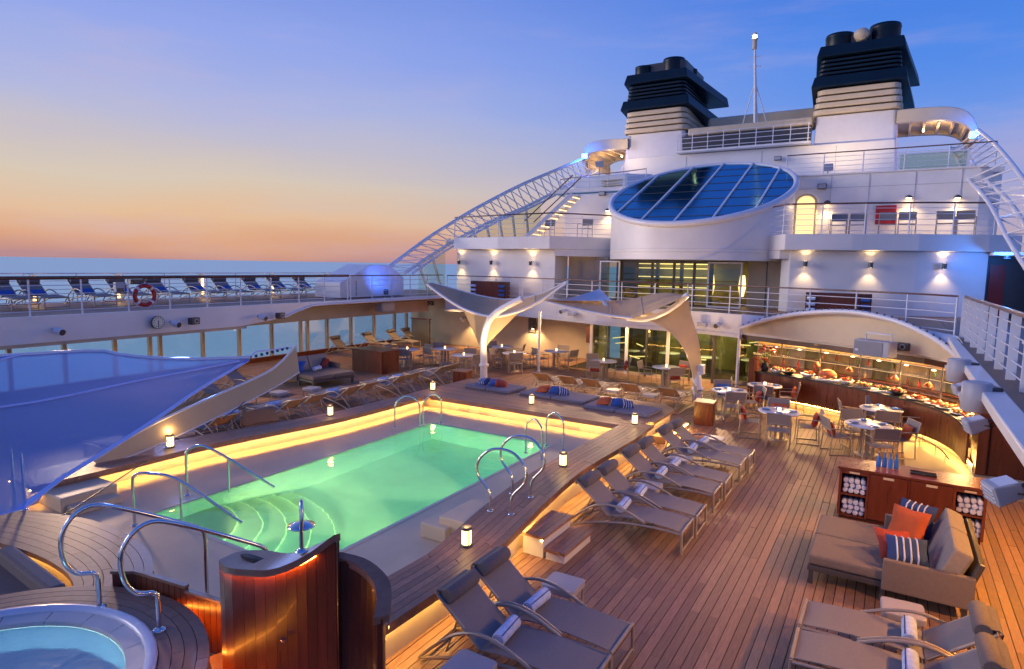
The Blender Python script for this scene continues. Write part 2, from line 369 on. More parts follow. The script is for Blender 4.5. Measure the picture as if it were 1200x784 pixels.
# port fascia: straight band, then an arch that opens upwards
ARCH = [(-19.3, 15.35, 2.29), (-19.3, 15.93, 2.48), (-19.3, 16.75, 2.7), (-19.3, 17.84, 2.92), (-19.3, 19.26, 3.12), (-19.3, 20.82, 3.23), (-19.3, 23.15, 3.3), (-19.3, 25.14, 3.26)]
pl = [(-19.3, -3), (-19.3, 13.6)] + [(-19.3, p[1]) for p in ARCH] ; zb = [2.12, 2.12] + [min(p[2], 2.72) for p in ARCH]
m = MB(); m.wall(pl, zb, 2.83, .16)
pf = thing('deck_fascia', 'long pale fascia band under the sea-side upper deck, arching up at its far end', 'fascia', (-19.3, 8, 2.1))
m.o = Vector((-19.3, 8, 2.1)); m.v = [tuple(Vector(v)-m.o) for v in m.v]; m.build('band', WHITE, pf)
m = MB((-19.3, 8, 2.1)); m.wall([(-19.34, -3), (-19.34, 13.9)], 2.02, 2.119, .4); m.build('soffit_lip', BEIGE, pf)
m = MB((-19.3, 8, 2.1)); m.tube([(-19.27, p[1], min(p[2], 2.72)) for p in ARCH], .045, 6); m.build('arch_rim', WHITE2, pf)
m = MB((-19.3, 8, 2.1)); m.wall([(-20.4, 13.9), (-20.4, 25.3)], 1.98, 2.63, .1); m.build('lunette_panel', BEIGE, pf)
# port window wall
pw = thing('window_wall', 'long wall of tall sea-view panes between beige mullions along the side deck', 'window wall', (-23.5, 8, 0))
MY = [p[1] for p in [(-23.5, 8.42, 1.36), (-23.5, 9.95, 1.27), (-23.5, 11.54, 1.31), (-23.5, 12.77, 1.35), (-23.5, 13.15, 1.31), (-23.5, 14.86, 1.22), (-23.5, 16.5, 1.17), (-23.5, 18.12, 1.14), (-23.5, 19.72, 1.09), (-23.5, 20.12, 1.05), (-23.5, 21.31, 0.95), (-23.5, 22.89, 0.91), (-23.5, 24.55, 0.91), (-23.5, 26.15, 0.79), (-23.5, 27.15, 0.71), (-23.5, 29.38, 0.64)]]
MY = [MY[0]-3, MY[0]-1.6] + MY
for y in MY: MB((-23.5, 8, 0)).box(-23.56, -23.42, y-.06, y+.06, .1, 2.62).build('mullion', BEIGE, pw)
for a, c in zip(MY[:-1], MY[1:]): MB((-23.5, 8, 0)).box(-23.50, -23.48, a+.06, c-.06, .22, 2.5).build('pane', GLASS, pw)
MB((-23.5, 8, 0)).box(-23.6, -23.4, MY[0]-.1, MY[-1]+.1, 0, .2).build('sill', MAHOG, pw)
MB((-23.5, 8, 0)).box(-23.58, -23.40, MY[0]-.1, MY[-1]+.1, 2.5, 2.615).build('header', BEIGE, pw)
# aft fascia following the curved edge
af = thing('deck_fascia', 'curved white fascia band across the far end of the pool deck, carrying speakers', 'fascia', (-8, 23, 2.1))
m = MB((-8, 23, 2.1)); m.wall([(x, y-.02) for x, y in FE], 2.16, 2.835, .2); m.build('band', WHITE, af)
m = MB((-8, 23, 2.1)); m.wall([(x, y-.10) for x, y in FE[:8]], 2.04, 2.158, .5); m.build('lower_lip', WHITE, af)
sf = thing('deck_fascia', 'white ledge along the near starboard side carrying silver floodlights', 'fascia', (1.3, 12, 2.5))
m = MB((1.3, 12, 2.5)); m.prism([(1.1, -3), (1.36, -3), (1.36, 18.9), (1.2, 18.4), (1.12, 13.5), (1.08, 9)], 2.70, 2.838); m.build('ledge', WHITE, sf, bevel=.02)

def railing(name, label, pts, z0, h, nb, sp, r=.035, wood=True, posts=None, flat=False, mat=None, barr=.011):
    P0 = Vector((pts[0][0], pts[0][1], z0)); th = thing(name, label, 'railing', P0); mat = mat or WHITE2
    n = max(2, round(sum((Vector(b)-Vector(a)).length for a, b in zip(pts, pts[1:]))/sp)+1)
    pp = resample([(p[0], p[1], 0) for p in pts], n) if posts is None else [Vector(p) for p in posts]
    path = [Vector((p[0], p[1], 0)) for p in pts]
    for i, p in enumerate(pp):
        q = MB(P0)
        if flat:
            d = (path[-1]-path[0]).normalized(); q.cbox((p.x, p.y, z0+h/2), (.12, .03, h), math.atan2(-d.x, d.y))
        else: q.tube([(p.x, p.y, z0), (p.x, p.y, z0+h)], .022, 6)
        q.build('post', mat, th)
    for k in range(nb):
        z = z0 + h*(k+.6)/(nb+.4); MB(P0).tube([(p.x, p.y, z) for p in path], barr, 5).build('rail_bar', mat, th)
    MB(P0).tube([(p.x, p.y, z0+h+.02) for p in path], [r]*len(path), 8).build('handrail', RAILW if wood else mat, th)
    return th
railing('deck_railing', 'long sea-side upper deck railing with dark wooden handrail, life ring hung on it', [(-19.38, -.02), (-19.38, 18.8)], UD, 1.0, 4, 1.25, r=.05, posts=[(-19.38, 1.23+1.25*k, 0) for k in range(15)])
railing('deck_railing', 'wooden-topped railing stretching over the arched fascia towards the blue box', [(-19.38, 18.9), (-19.38, 25.2)], UD, 1.0, 4, 1.25, r=.024)
railing('deck_railing', 'curved railing with thin wooden handrail across the far end above the canopies', [(x, y+.12) for x, y in FE], UD, .98, 4, 1.5, r=.024)
railing('deck_railing', 'near starboard railing of broad flat white posts under a brown handrail', [(1.5, 18.8), (1.62, 8), (1.7, -1)], UD, .98, 5, 1.2, r=.04, flat=True)
# outer rail on the port side with lit lamp posts
railing('deck_railing', 'outermost thin railing along the ship side behind the upper sunbeds', [(-24.6, 0), (-24.6, 25)], UD, 1.0, 3, 1.6, r=.02, wood=False)
for i, (px, y) in enumerate(zip([(-24.4, 9.54, 3.58), (-24.4, 12.19, 3.54), (-24.4, 15.48, 3.5), (-24.4, 18.89, 3.45), (-24.4, 22.13, 3.41)], ('leftmost', 'one behind the life ring', 'middle', 'fourth', 'last')) ):
    lp = thing('bollard_light', 'glowing deck light post by the outer rail, %s of the row' % (y + ' along' if y != 'one behind the life ring' else y), 'light', (-24.4, px[1], UD), group='lit posts on the upper side deck')
    MB().box(-.07, .07, -.07, .07, 0, .98).build('post', CREAM, lp); MB().box(.071, .09, -.045, .045, .12, .9).build('lens', LANT, lp)
    lamp('bollard_glow', 'POINT', (.35, 0, .6), 5, (1, .6, .25), lp, .1)

# ================================================================ SUPERSTRUCTURE
sup = thing('deckhouse', 'white multi-storey deckhouse with terraces rising behind the pool deck', 'deckhouse', (-8, 27, 0))
def SP(m, name, mat, bevel=0): m.v = [tuple(Vector(v)-Vector((-8, 27, 0))) for v in m.v]; return m.build(name, mat, sup, bevel=bevel)
TR = [(-5.2, 27.4), (-4.2, 25.9), (-3.55, 24.95), (-1.4, 25.35), (.6, 25.9), (2.63, 26.75), (3.6, 27.5)]
TL = [(-19.3, 25.95), (-16.3, 25.4), (-13.35, 25.1), (-12.4, 26.1), (-11.4, 27.4)]
SP(MB().prism(TR + [(3.6, 31), (-5.2, 31)], 5.12, 5.70), 'starboard_terrace_slab', WHITE, .02)
SP(MB().prism(TL + [(-11.4, 31), (-19.3, 31)], 5.14, 5.72), 'port_terrace_slab', WHITE, .02)
SP(MB().prism([(-13.2, 25.35), (-12.3, 26.2), (-11.2, 27.4), (-11.2, 29), (-13.2, 29)], 4.84, 5.135), 'port_soffit_step', WHITE)
SP(MB().prism([(-5.4, 27.5), (-4.35, 26.1), (-3.75, 25.3), (-3.2, 25.5), (-3.2, 29), (-5.4, 29)], 4.8, 5.115), 'starboard_soffit_step', WHITE)
SP(MB().wall([(2.7, 27.2), (.6, 26.35), (-1.4, 25.8), (-3.4, 25.4), (-3.75, 25.8), (-3.75, 27.0)], UD, 5.115, -.2), 'starboard_wall', WHITE, .03)
SP(MB().wall([(-13.35, 27), (-13.3, 25.6), (-16.3, 25.9), (-19.4, 26.35), (-19.6, 27.5)], UD, 5.135, -.2), 'port_wall', WHITE, .03)
SP(MB().box(-13.3, -11.3, 27.0, 27.2, UD, 4.85), 'recess_wall', BEIGE); SP(MB().box(-5.15, -3.75, 27.0, 27.2, UD, 4.8), 'recess_wall', BEIGE)
SP(MB().box(-4.45, -4.42, 26.97, 26.999, UD, 4.75), 'panel_joint', DKGREY)
# upper storey
SP(MB().wall([(3.3, 31.5), (2.9, 30.2), (2.5, 30), (-4.6, 30)], 5.7, 8.40, -.25), 'starboard_upper_wall', WHITE, .03)
SP(MB().wall([(-11.0, 30), (-15.1, 30), (-15.3, 31)], 5.72, 8.1, -.25), 'port_upper_wall', WHITE, .03)
SP(MB().prism([(-16, 30.1), (3.2, 30.1), (3.2, 42), (-16, 42)], 8.2, 8.39), 'roof_deck', WHITE)
SP(MB().box(-4.6, 2.7, 29.93, 30.1, 8.392, 8.46), 'roof_edge', WHITE)
# machinery block with raked port end
m = MB(); F = [(-16.6, 8.3), (-16.3, 8.8), (-14.4, 10.2), (-14.0, 10.75), (-.5, 10.70), (-.3, 8.3)]
n = len(F); m.add([(x, 35.8, z) for x, z in F] + [(x, 42, z) for x, z in F], [tuple(range(n))[::-1], tuple(range(n, 2*n))] + [(i, (i+1) % n, n+(i+1) % n, n+i) for i in range(n)])
SP(m, 'machinery_block', WHITE, .04)
m = MB(); m.prism([(-16.0, 33.0), (-12.8, 32.6), (-11.6, 33.4), (-11.6, 36), (-16.0, 36)], 8.3, 9.4); SP(m, 'stepped_house', WHITE, .05)
for k in range(5): SP(MB().box(-14.2, -13.0, 32.56, 32.75, 8.5+.14*k, 8.55+.14*k), 'louvre', CREAM)
# drum with raked elliptical skylight
DC = (-7.5, 27.9); DR = 3.78
def dz(y): return 6.05 + (y - (DC[1]-DR))*.435
ring = [(DC[0]+DR*math.cos(2*PI*k/64), DC[1]+DR*math.sin(2*PI*k/64)) for k in range(64)]
m = MB(); vs = [(x, y, 4.72) for x, y in ring] + [(x, y, dz(y)) for x, y in ring]
m.add(vs, [(k, (k+1) % 64, 64+(k+1) % 64, 64+k) for k in range(64)], True); m.add(vs[:64], [tuple(range(64))[::-1]])
SP(m, 'drum_wall', WHITE)
for zz in (5.0, 5.12): SP(MB().lathe([(DR+.004, zz), (DR+.03, zz+.015), (DR+.004, zz+.03)], (DC[0], DC[1], 0), 64), 'drum_band', WHITE)
sl = math.atan(.435); 
m = MB(); m.tube([(DC[0]+(DR+.02)*math.cos(2*PI*k/64), DC[1]+(DR+.02)*math.sin(2*PI*k/64), dz(DC[1]+DR*math.sin(2*PI*k/64))+.02) for k in range(64)], .13, 8, True); SP(m, 'skylight_rim', WHITE2)
XM = [-DR, -2.75, -1.35, .05, 1.45, 2.8, DR]
for a, c in zip(XM[:-1], XM[1:]):
    xs = [a + (c-a)*k/6 for k in range(7)]; r = DR-.08; f = lambda x: math.sqrt(max(r*r-x*x, 0.0))
    pts = [(DC[0]+x, DC[1]-f(x)) for x in xs] + [(DC[0]+x, DC[1]+f(x)) for x in xs[::-1]]
    if a == -DR: pts = pts[1:-1]
    q = []
    for p in pts:
        if not q or (Vector(p)-Vector(q[-1])).length > .01: q.append(p)
    pts = q
    m = MB(); m.add([(x, y, dz(y)+.07) for x, y in pts], [tuple(range(len(pts)))]); SP(m, 'skylight_pane', GLASSB)
for xm in XM[1:-1]:
    h = math.sqrt(DR*DR-xm*xm)-.05; y0, y1 = DC[1]-h, DC[1]+h
    SP(MB().bar((DC[0]+xm, y0, dz(y0)+.09), (DC[0]+xm, y1, dz(y1)+.09), .075, .09), 'skylight_bar', WHITE2)
for k in range(7):
    y = DC[1]-DR+.7+k*.98; h = math.sqrt(max(DR*DR-(y-DC[1])**2, 0))-.1
    SP(MB().bar((DC[0]-h, y, dz(y)+.074), (DC[0]+h, y, dz(y)+.074), .03, .02), 'glazing_bar', DKGREY)
# inside of the drum: pale wall strips seen faintly through the glass
SP(MB().lathe([(DR-.3, 4.9), (DR-.3, 5.9)], (DC[0], DC[1], 0), 32), 'inner_wall', INTERD)
SP(MB().box(-10.2, -4.6, 27, 30.5, 4.9, 5.0), 'inner_floor', INTERD)

# doors of the upper deck lounge
ds = thing('glazed_facade', 'wide glazed lounge front with white door frames under the round drum', 'doors', (-8.2, 26.3, UD))
O = (-8.2, 26.3, UD)
for a, c, fr in ((-11.3, -10.35, 1), (-10.35, -9.65, 0), (-9.65, -8.95, 0), (-8.95, -8.0, 0), (-8.0, -7.15, 0), (-7.15, -6.55, 0), (-6.55, -5.2, 1)):
    y = 26.1 if fr else 26.3
    MB(O).box(a+.05, c-.05, y, y+.02, UD+.05, 4.62).build('pane', GLASSG, ds)
    fm = WHITE2 if fr else DKGREY; w = .06 if fr else .05
    f_ = MB(O); f_.box(a, a+w, y-.03, y+.05, UD, 4.66).box(c-w, c, y-.03, y+.05, UD, 4.66).box(a+w, c-w, y-.028, y+.048, 4.60, 4.66).box(a+w, c-w, y-.028, y+.048, UD, UD+.06); f_.build('door_frame', fm, ds)
MB(O).box(-11.4, -5.1, 26.28, 26.6, 4.665, 4.72).build('header', DKGREY, ds)
for z in (3.15, 3.5, 3.95, 4.35, 4.55): MB(O).box(-10.4, -7.2, 28.6, 28.64, z, z+.04).build('strip_light', STRIPY, ds)
MB(O).box(-11.6, -4.9, 28.8, 28.9, UD, 4.7).build('lounge_back_wall', INTER, ds)
for x_ in (-9.3, -8.2, -6.9): MB(O).box(x_, x_+.14, 27.8, 27.94, UD, 4.7).build('lounge_column', INTERD, ds)
for x_ in (-6.9, -5.6):
    o = thing('floor_lamp', 'glowing amber lamp inside the upper lounge, %s' % ('behind the middle panes' if x_ < -6 else 'behind the right door'), 'lamp', (x_, 28.2, UD)); MB().lathe([(.14, 0), (.14, .03), (.03, .05), (.03, .4)], n=10).build('stand', DKGREY, o); MB().lathe([(.08, .4), (.16, .8), (.1, 1.3)], n=10).build('lamp_shade', LANT, o)
lamp('lounge_light', 'AREA', (0, 1.3, 1.8), 45, (1, .75, .35), ds, 2.5)

# lower lounge: convex glass wall beneath the fascia
lg = thing('glass_wall', 'curved glass wall of the indoor lounge on the pool deck, lit olive inside', 'glass wall', (-7, 24, 0)); O = (-7, 24, 0)
GW = smooth_path([(-11.0, 24.75, 0), (-9.2, 24.4, 0), (-7.4, 24.3, 0), (-5.6, 24.5, 0), (-4.3, 25.1, 0), (-3.5, 25.8, 0)], 10)
for i, (a, c) in enumerate(zip(GW[:-1], GW[1:])):
    MB(O).wall([(a.x, a.y), (c.x, c.y)], .12, 2.6, .02).build('pane', GLASSG, lg)
    MB(O).cbox((a.x, a.y, 1.3), (.12 if i % 2 == 0 else .07, .1, 2.6), 0).build('mullion', WHITE2 if i % 2 == 0 and i < 6 else DKGREY, lg)
MB(O).wall([(p.x, p.y-.03) for p in GW], 0, .12, .12).build('sill', CREAM, lg)
MB(O).wall([(-11.0, 28.2), (-3.3, 28.2)], 0, 2.6, -.1).build('lounge_back_wall', INTER, lg)
rr = random.Random(5)
for k in range(13):
    x_ = rr.uniform(-10.6, -3.8); y = rr.uniform(25.6, 28.0); z = rr.choice((.5, .9, 1.3, 1.6, 1.9, 2.2)); L = rr.uniform(.25, .9); a = rr.uniform(-.35, .35)
    MB(O).cbox((x_, y, z), (L, .05, .035), 0, Matrix.Rotation(a, 3, 'Y')).build('strip_light', STRIPY, lg)
for k in range(6): MB(O).box(-10.3+1.25*k, -10.1+1.25*k, 27.0, 27.3, 0, 2.6).build('lounge_column', INTERD, lg)
for k in range(4):
    o = thing('lounge_table', 'round table inside the glass lounge, %s from the left' % ('first', 'second', 'third', 'fourth')[k], 'table', (-9.8+1.7*k, 26.2+.3*(k % 2), 0), 0, 'tables inside the glass lounge'); MB().lathe([(.3, 0), (.3, .02), (.05, .05), (.05, .70)], n=12).build('pedestal', DKGREY, o); MB().lathe([(.05, .70), (.45, .72), (.45, .75), (0.001, .75)], n=16).build('table_top', PORC, o)
lamp('lounge_light', 'AREA', (0, 2.4, 2.4), 170, (1, .78, .36), lg, 3)

# recess behind the pool-deck tables: warm beige wall
rw = thing('lounge_wall', 'warm beige wall behind the shaded tables left of the glass lounge', 'wall', (-17, 27.5, 0)); O = (-17, 27.5, 0)
MB(O).wall([(-10.9, 24.8), (-11.1, 26.2), (-12.3, 27.3), (-23.5, 27.6)], 0, 2.61, -.2).build('panel', BEIGE, rw)
MB(O).box(-11.62, -10.98, 25.55, 25.6, 1.0, 1.75).build('dark_sign_panel', MAHOG_D, rw)
MB(O).box(-15.6, -15.2, 27.28, 27.33, 1.05, 1.95).build('dark_vent_panel', DKGREY, rw)
for i, px in enumerate([(-18.89, 27.2, 1.38), (-15.26, 27.2, 1.35)]):
    MB(O).box(px[0]-.06, px[0]+.06, 27.1, 27.28, px[2]-.1, px[2]+.05).build('lamp_housing', DKGREY, rw)
    MB(O).box(px[0]-.04, px[0]+.04, 27.12, 27.2, px[2]-.115, px[2]-.101).build('lamp_lens', SCONCE, rw)
    lamp('wall_washer', 'SPOT', (px[0]+17, -.6, px[2]-.02), 130, (1, .62, .26), rw, .05, 110, (px[0]+17, 0, 0))
MB(O).lathe([(.02, -.16), (.15, -.12), (.2, 0), (.16, .1)], (*(-19.41, 27.0, 1.5)[:2], (-19.41, 27.0, 1.5)[2]), 10).build('cup_lamp', PORC, rw)
for x_, y_ in ((-21, 24.2), (-18.6, 24.5), (-16.2, 25.3), (-13.8, 25.4), (-11.8, 24.6), (-9.0, 23.7), (-6.6, 23.6), (-21.5, 20), (-21.5, 16), (-21.5, 12)):
    d = thing('ceiling_light', 'round warm downlight recessed in the soffit near %s' % ('the beige wall' if y_ > 23.8 and x_ < -11 else 'the glass lounge' if y_ > 22 else 'the sea windows'), 'light', (x_, y_, 2.60), group='soffit downlights')
    MB().lathe([(.1, -.004), (.1, -.02), (.075, -.02)], n=10).build('trim_ring', WHITE2, d); MB().lathe([(.001, -.012), (.075, -.012)], n=10).build('lens', WARMLAMP, d)
    lamp('downlight', 'SPOT', (0, 0, -.05), 110 if y_ < 21 else 280, (1, .56, .22), d, .06, 130, (0, 0, -2))

# ---- terraces: railings, doors, chairs handled later
railing('terrace_railing', 'long terrace railing with brown handrail in front of the row of terrace chairs', [(p[0], p[1]+.08) for p in TR[:-1]] + [(2.75, 27.0)], 5.70, 1.05, 5, 1.35, r=.03)
railing('terrace_railing', 'side terrace railing with dark handrail beside the lit staircase', [(p[0], p[1]+.08) for p in TL], 5.72, 1.0, 4, 1.4, r=.03)
railing('roof_railing', 'rooftop railing with brown handrail in front of the right funnel', [(-4.4, 30.1), (2.9, 30.1)], 8.46, .85, 4, 1.45, r=.025)
railing('roof_railing', 'short rooftop railing left of the blue skylight', [(-17.2, 33.5), (-14.5, 32.4), (-13.0, 32.2), (-11.3, 31.6)], 8.4, 1.0, 3, 1.2, r=.025)
dr = thing('arched_door', 'brightly lit arched doorway behind the terrace railing', 'door', (-3.5, 29.9, 5.7))
arc = [(-.40, 0), (-.40, 1.55)] + [(-.40*math.cos(a), 1.55+.35*math.sin(a)) for a in (.4, .8, 1.2, PI/2, PI-1.2, PI-.8, PI-.4)] + [(.40, 1.55), (.40, 0)]
n = len(arc); m = MB(); m.add([(x, -.05, z) for x, z in arc] + [(x, .09, z) for x, z in arc], [tuple(range(n)), tuple(range(n, 2*n))[::-1]] + [(i, n+i, n+(i+1) % n, (i+1) % n) for i in range(n)])
m.build('glowing_door_panel', emitter('door_glow', (1, .62, .2), 1.1), dr)  # solid panel glows by itself to make the doorway look lit
m = MB(); m.tube([(x, -.06, z) for x, z in arc], .05, 6); m.build('frame', CREAM, dr)
for i, (x_, z) in enumerate(((-2.68, 7.23), (.22, 7.33), (1.82, 7.27), (-12.6, 7.2))):
    s = thing('wall_lamp', ('bulkhead lamp beside the arched door', 'bulkhead lamp above the middle terrace chairs', 'bulkhead lamp at the right end of the terrace', 'bulkhead lamp left of the drum')[i], 'lamp', (x_, 29.92, z))
    MB().lathe([(.11, -.02), (.14, .03), (.05, .1)], (0, -.1, 0), 10).build('shade', DKGREY, s); MB().lathe([(.001, -.022), (.1, -.022)], (0, -.1, 0), 10).build('lens', SCONCE, s)
    lamp('lamp_glow', 'SPOT', (0, -.14, -.06), 95, (1, .66, .3), s, .05, 140, (0, -.6, -1))
rb = thing('red_cabinet', 'red fire hose cabinet on the terrace wall', 'cabinet', (-.52, 29.9, 6.3)); MB().box(-.36, .36, -.1, 0, 0, .75).build('cabinet_body', RED, rb, bevel=.01); MB().box(-.33, .33, -.115, -.1, .03, .72).build('door', RED, rb)
# wall sconces (up and down light)
SC = [(px[0], px[1]) for px in ()]
for i, (x_, y_, z, lb) in enumerate(((-19.05, 26.06, 4.50, 'leftmost sconce on the far left wall under the terrace'), (-16.9, 25.76, 4.50, 'middle sconce on the far left wall under the terrace'), (-14.55, 25.52, 4.50, 'sconce nearest the drum on the left wall'),
        (-2.85, 25.3, 4.62, 'sconce nearest the drum on the right wall'), (-.78, 25.75, 4.62, 'middle sconce of the right wall'), (1.42, 26.5, 4.62, 'rightmost sconce on the wall above the buffet'))):
    s = thing('wall_sconce', 'small grey up-and-down ' + lb, 'sconce', (x_, y_, z), group='up-and-down wall sconces')
    MB().lathe([(.075, -.1), (.075, .1)], (0, 0, 0), 10).build('housing', DKGREY, s)
    for sg in (-1, 1):
        q = MB().lathe([(.001, .101*sg), (.06, .101*sg)], (0, 0, 0), 10); q.build('lens', SCONCE, s)
        lamp('sconce_beam', 'SPOT', (0, -.02, .12*sg), 30, (1, .66, .3), s, .03, 95, (0, .12, 2*sg), .8)
for lb, x0, x1, y in (('brown towel cabinet with blue ends against the right wall of the upper deck', -2.75, -.65, 25.15), ('dark and brown towel cabinet behind the railing at the far left wall', -17.6, -15.6, 25.05)):
    o = thing('towel_station', lb, 'cabinet', ((x0+x1)/2, y, UD)); w = (x1-x0)/2
    MB().box(-w, w, 0, .4, 0, .78).build('carcass', MAHOG_D, o, bevel=.01)
    for k in range(3): MB().box(-w+.36+(2*w-.72)*k/3+.005, -w+.36+(2*w-.72)*(k+1)/3-.005, -.02, -.001, .03, .75).build('door', MAHOG, o)
    for k in (0, 1): 
        for q_, z in enumerate((.1, .3, .5)):
            w_ = thing('rolled_towel', '%s rolled towel at the %s end of the %s, %s one' % ('royal blue' if k else 'pale blue', ('left', 'right')[k], 'right upper-deck towel cabinet' if x0 > -5 else 'left upper-deck towel cabinet', ('lowest', 'middle', 'top')[q_]), 'towel', ((x0+x1)/2-w+.05+k*(2*w-.38), y-.05, UD+z+.06), 0, 'towels in the upper-deck cabinets'); MB().tube([(0, 0, 0), (.28, 0, 0)], .06, 8).build('towel_roll', BLUEF if k else TOWEL, w_)
o = thing('equipment_box', 'low purple-grey box on the deck behind the near starboard railing', 'box', (2.1, 12.4, UD)); MB().box(-.25, .25, -.5, .5, .002, .45).build('housing', GREY, o, bevel=.03); MB().box(-.28, .28, -.53, .53, .451, .5).build('lid', WHITE, o, bevel=.02)
def square_fit(name, label, loc):
    t = thing(name, label, 'light', loc); MB().box(-.17, .17, -.2, -.02, -.11, .11).build('housing', DKGREY, t, bevel=.02); MB().box(-.14, .14, -.212, -.201, -.08, .08).build('lens', GREY, t); MB().box(-.04, .04, -.02, .02, -.05, .05).build('bracket', GREY, t); return t
square_fit('bulkhead_floodlight', 'dark square floodlight on the white wall above the arched door', (-2.92, 29.98, 7.92)); square_fit('bulkhead_floodlight', 'dark square floodlight on the white wall left of the drum', (-12.93, 29.98, 8.06)); square_fit('bulkhead_floodlight', 'dark square floodlight at the rooftop right of the skylight', (-5.65, 35.7, 10.13))
for x_ in (-2.6, -1.2, .4, 1.9): SP(MB().box(x_, x_+.012, 29.996-.02, 30.02, 5.72, 8.38), 'weld_seam', GREY)
for z_ in (7.85,): SP(MB().box(-4.5, 2.4, 29.985, 30.02, z_, z_+.012), 'weld_seam', GREY)
for x_ in (-14.2, -10.5, -6.5, -3.0): SP(MB().box(x_, x_+.02, 35.785, 35.82, 8.45, 10.6), 'weld_seam', GREY)
# ---- staircase on the port terrace
st = thing('staircase', 'steep staircase with glowing steps climbing from the left terrace', 'staircase', (-16, 28, 5.72)); O = (-16, 28, 5.72)
A0 = Vector((-16.2, 28.2, 5.72)); A1 = Vector((-13.9, 28.9, 7.95))
for k in range(11):
    p = A0.lerp(A1, (k+.5)/11); MB(O).cbox(p, (.26, .9, .05)).build('tread', CREAM, st)
    MB(O).cbox(p+Vector((.1, 0, -.07)), (.02, .8, .03)).build('step_light', LANT, st)
for s_ in (-.47, .47):
    MB(O).bar(A0+Vector((0, s_, 0)), A1+Vector((0, s_, 0)), .05, .2).build('stringer', WHITE, st)
    MB(O).tube([A0+Vector((0, s_, .9)), A1+Vector((0, s_, .9))], .03, 6).build('handrail', RAILW, st)
lamp('stair_light', 'POINT', (1.0, .3, .7), 14, (1, .55, .2), st, .2)

# ================================================================ FUNNELS, MAST, WINGS, TRUSSES
def ring_prism(m, w0, d0, z0, w1, d1, z1, cx0=0, cy0=0, cx1=0, cy1=0, r=.35): return m.prism(rrect(cx0, cy0, w0, d0, r), z0, z1, rrect(cx1, cy1, w1, d1, r))
def funnel(label, X, Y, zb, hb, w, mirror, fl=0.0):
    f = thing('funnel', label, 'funnel', (X, Y, zb)); D_ = 5.0
    ring_prism(MB(), w+.25, D_, 0, w-.1, D_-.2, hb, 0, D_/2, 0, D_/2, .2).build('base', CANOPYW, f)
    for k in range(4):
        z = hb + .06 + k*.32
        ring_prism(MB(), w+.25-.1*k, D_+.1, z, w+.3-.1*k, D_+.1, z+.24, 0, D_/2-.05, 0, D_/2-.05, .4).build('louvre_ring', CREAM, f, bevel=.03)
    z = hb + 1.36
    ring_prism(MB(), w-.5, D_-.8, hb, w-.5, D_-.8, z+2.6, 0, D_/2, 0, D_/2, .3).build('core', DKGREY, f)
    def plate(z0, h, w0, w1, dd, nm):
        pf = [(-w0/2, -.15), (w0/2, -.15), (w1/2+fl, dd), (-w1/2-fl*.6, dd)]
        pf2 = [(-w0/2-.12, -.3), (w0/2+.12, -.3), (w1/2+.12+fl, dd+.1), (-w1/2-.12-fl*.6, dd+.1)]
        tl = [0, 0, .5, .5]; MB().prism(pf2, [z0-q_ for q_ in tl], [z0+h-q_ for q_ in tl], pf).build(nm, FUNNEL, f, bevel=.05)
    plate(z, .55, w+.25, w+.7, D_+.3, 'lower_cap')
    for k in range(4): ring_prism(MB(), w-.05-.05*k, D_+.2, z+.62+.2*k, w-.05-.05*k, D_+.2, z+.72+.2*k, 0, D_/2, 0, D_/2, .3).build('black_louvre', FUNNEL, f)
    plate(z+1.45, .55, w-.1, w+.9, D_+.6, 'upper_cap')
    zt = z + 2.0
    for x_, y_, r, h in mirror: MB().lathe([(r, 0), (r, h*.75), (r*1.04, h*.8), (r*.98, h), (r*.8, h), (r*.78, h-.25), (.001, h-.25)], (x_, y_, zt), 18).build('exhaust_stack', FUNNEL, f)
    return f, zt
f1, zt = funnel('right navy-topped funnel with cream louvres, a white horn between its stacks', -2.25, 36.0, 8.39, 3.75, 3.65, [(-1.0, .8, .66, .68), (.95, .8, .68, .82), (.1, 2.8, .45, .8), (-.9, 3.4, .35, .5)], .25)
MB().lathe([(.05, -.4), (.22, -.3), (.36, -.05), (.36, .1), (.2, .25), (.05, .3)], (.0, .1, zt+.36), 14).build('horn', CREAM, f1)
f2, zt2 = funnel('left navy-topped funnel with cream louvres and several exhaust stacks', -12.5, 36.0, 8.39, 3.75, 3.55, [(-.95, .6, .52, .52), (.75, .8, .62, .78), (-.05, 1.2, .3, .3), (1.3, 2.4, .35, .55), (-.6, 3.2, .35, .6)], .5)
MB().lathe([(.06, 0), (.1, .1), (.03, .22)], (1.75, .3, 5.2), 8).build('deck_lamp', SCONCE, f2)
lamp('funnel_lamp', 'POINT', (1.95, -.1, 5.2), 16, (1, .65, .28), f2, .1)
for lb, x_, y_, fx in (('floodlight on a post behind the roof railing, lighting the right funnel', -3.0, 32.6, -2.2), ('floodlight on the stepped house lighting the left funnel', -14.6, 33.2, -12.4)):
    z_ = 8.39 if x_ > -5 else 9.4
    s = thing('floodlight', lb, 'floodlight', (x_, y_, z_)); MB().tube([(0, 0, 0), (0, 0, .55)], .03, 6).build('post', GREY, s); MB().cbox((0, 0, .7), (.42, .2, .3), 0, Matrix.Rotation(.5, 3, 'X')).build('housing', GREY, s, bevel=.02); MB().cbox((0, .1, .76), (.36, .03, .24), 0, Matrix.Rotation(.5, 3, 'X')).build('lens', SCONCE, s)
    lamp('funnel_wash', 'SPOT', (0, .3, .9), 330 if x_ > -5 else 200, (1, .70, .36), s, .1, 110, (fx-x_, 36-y_, 12.5-z_), .8)
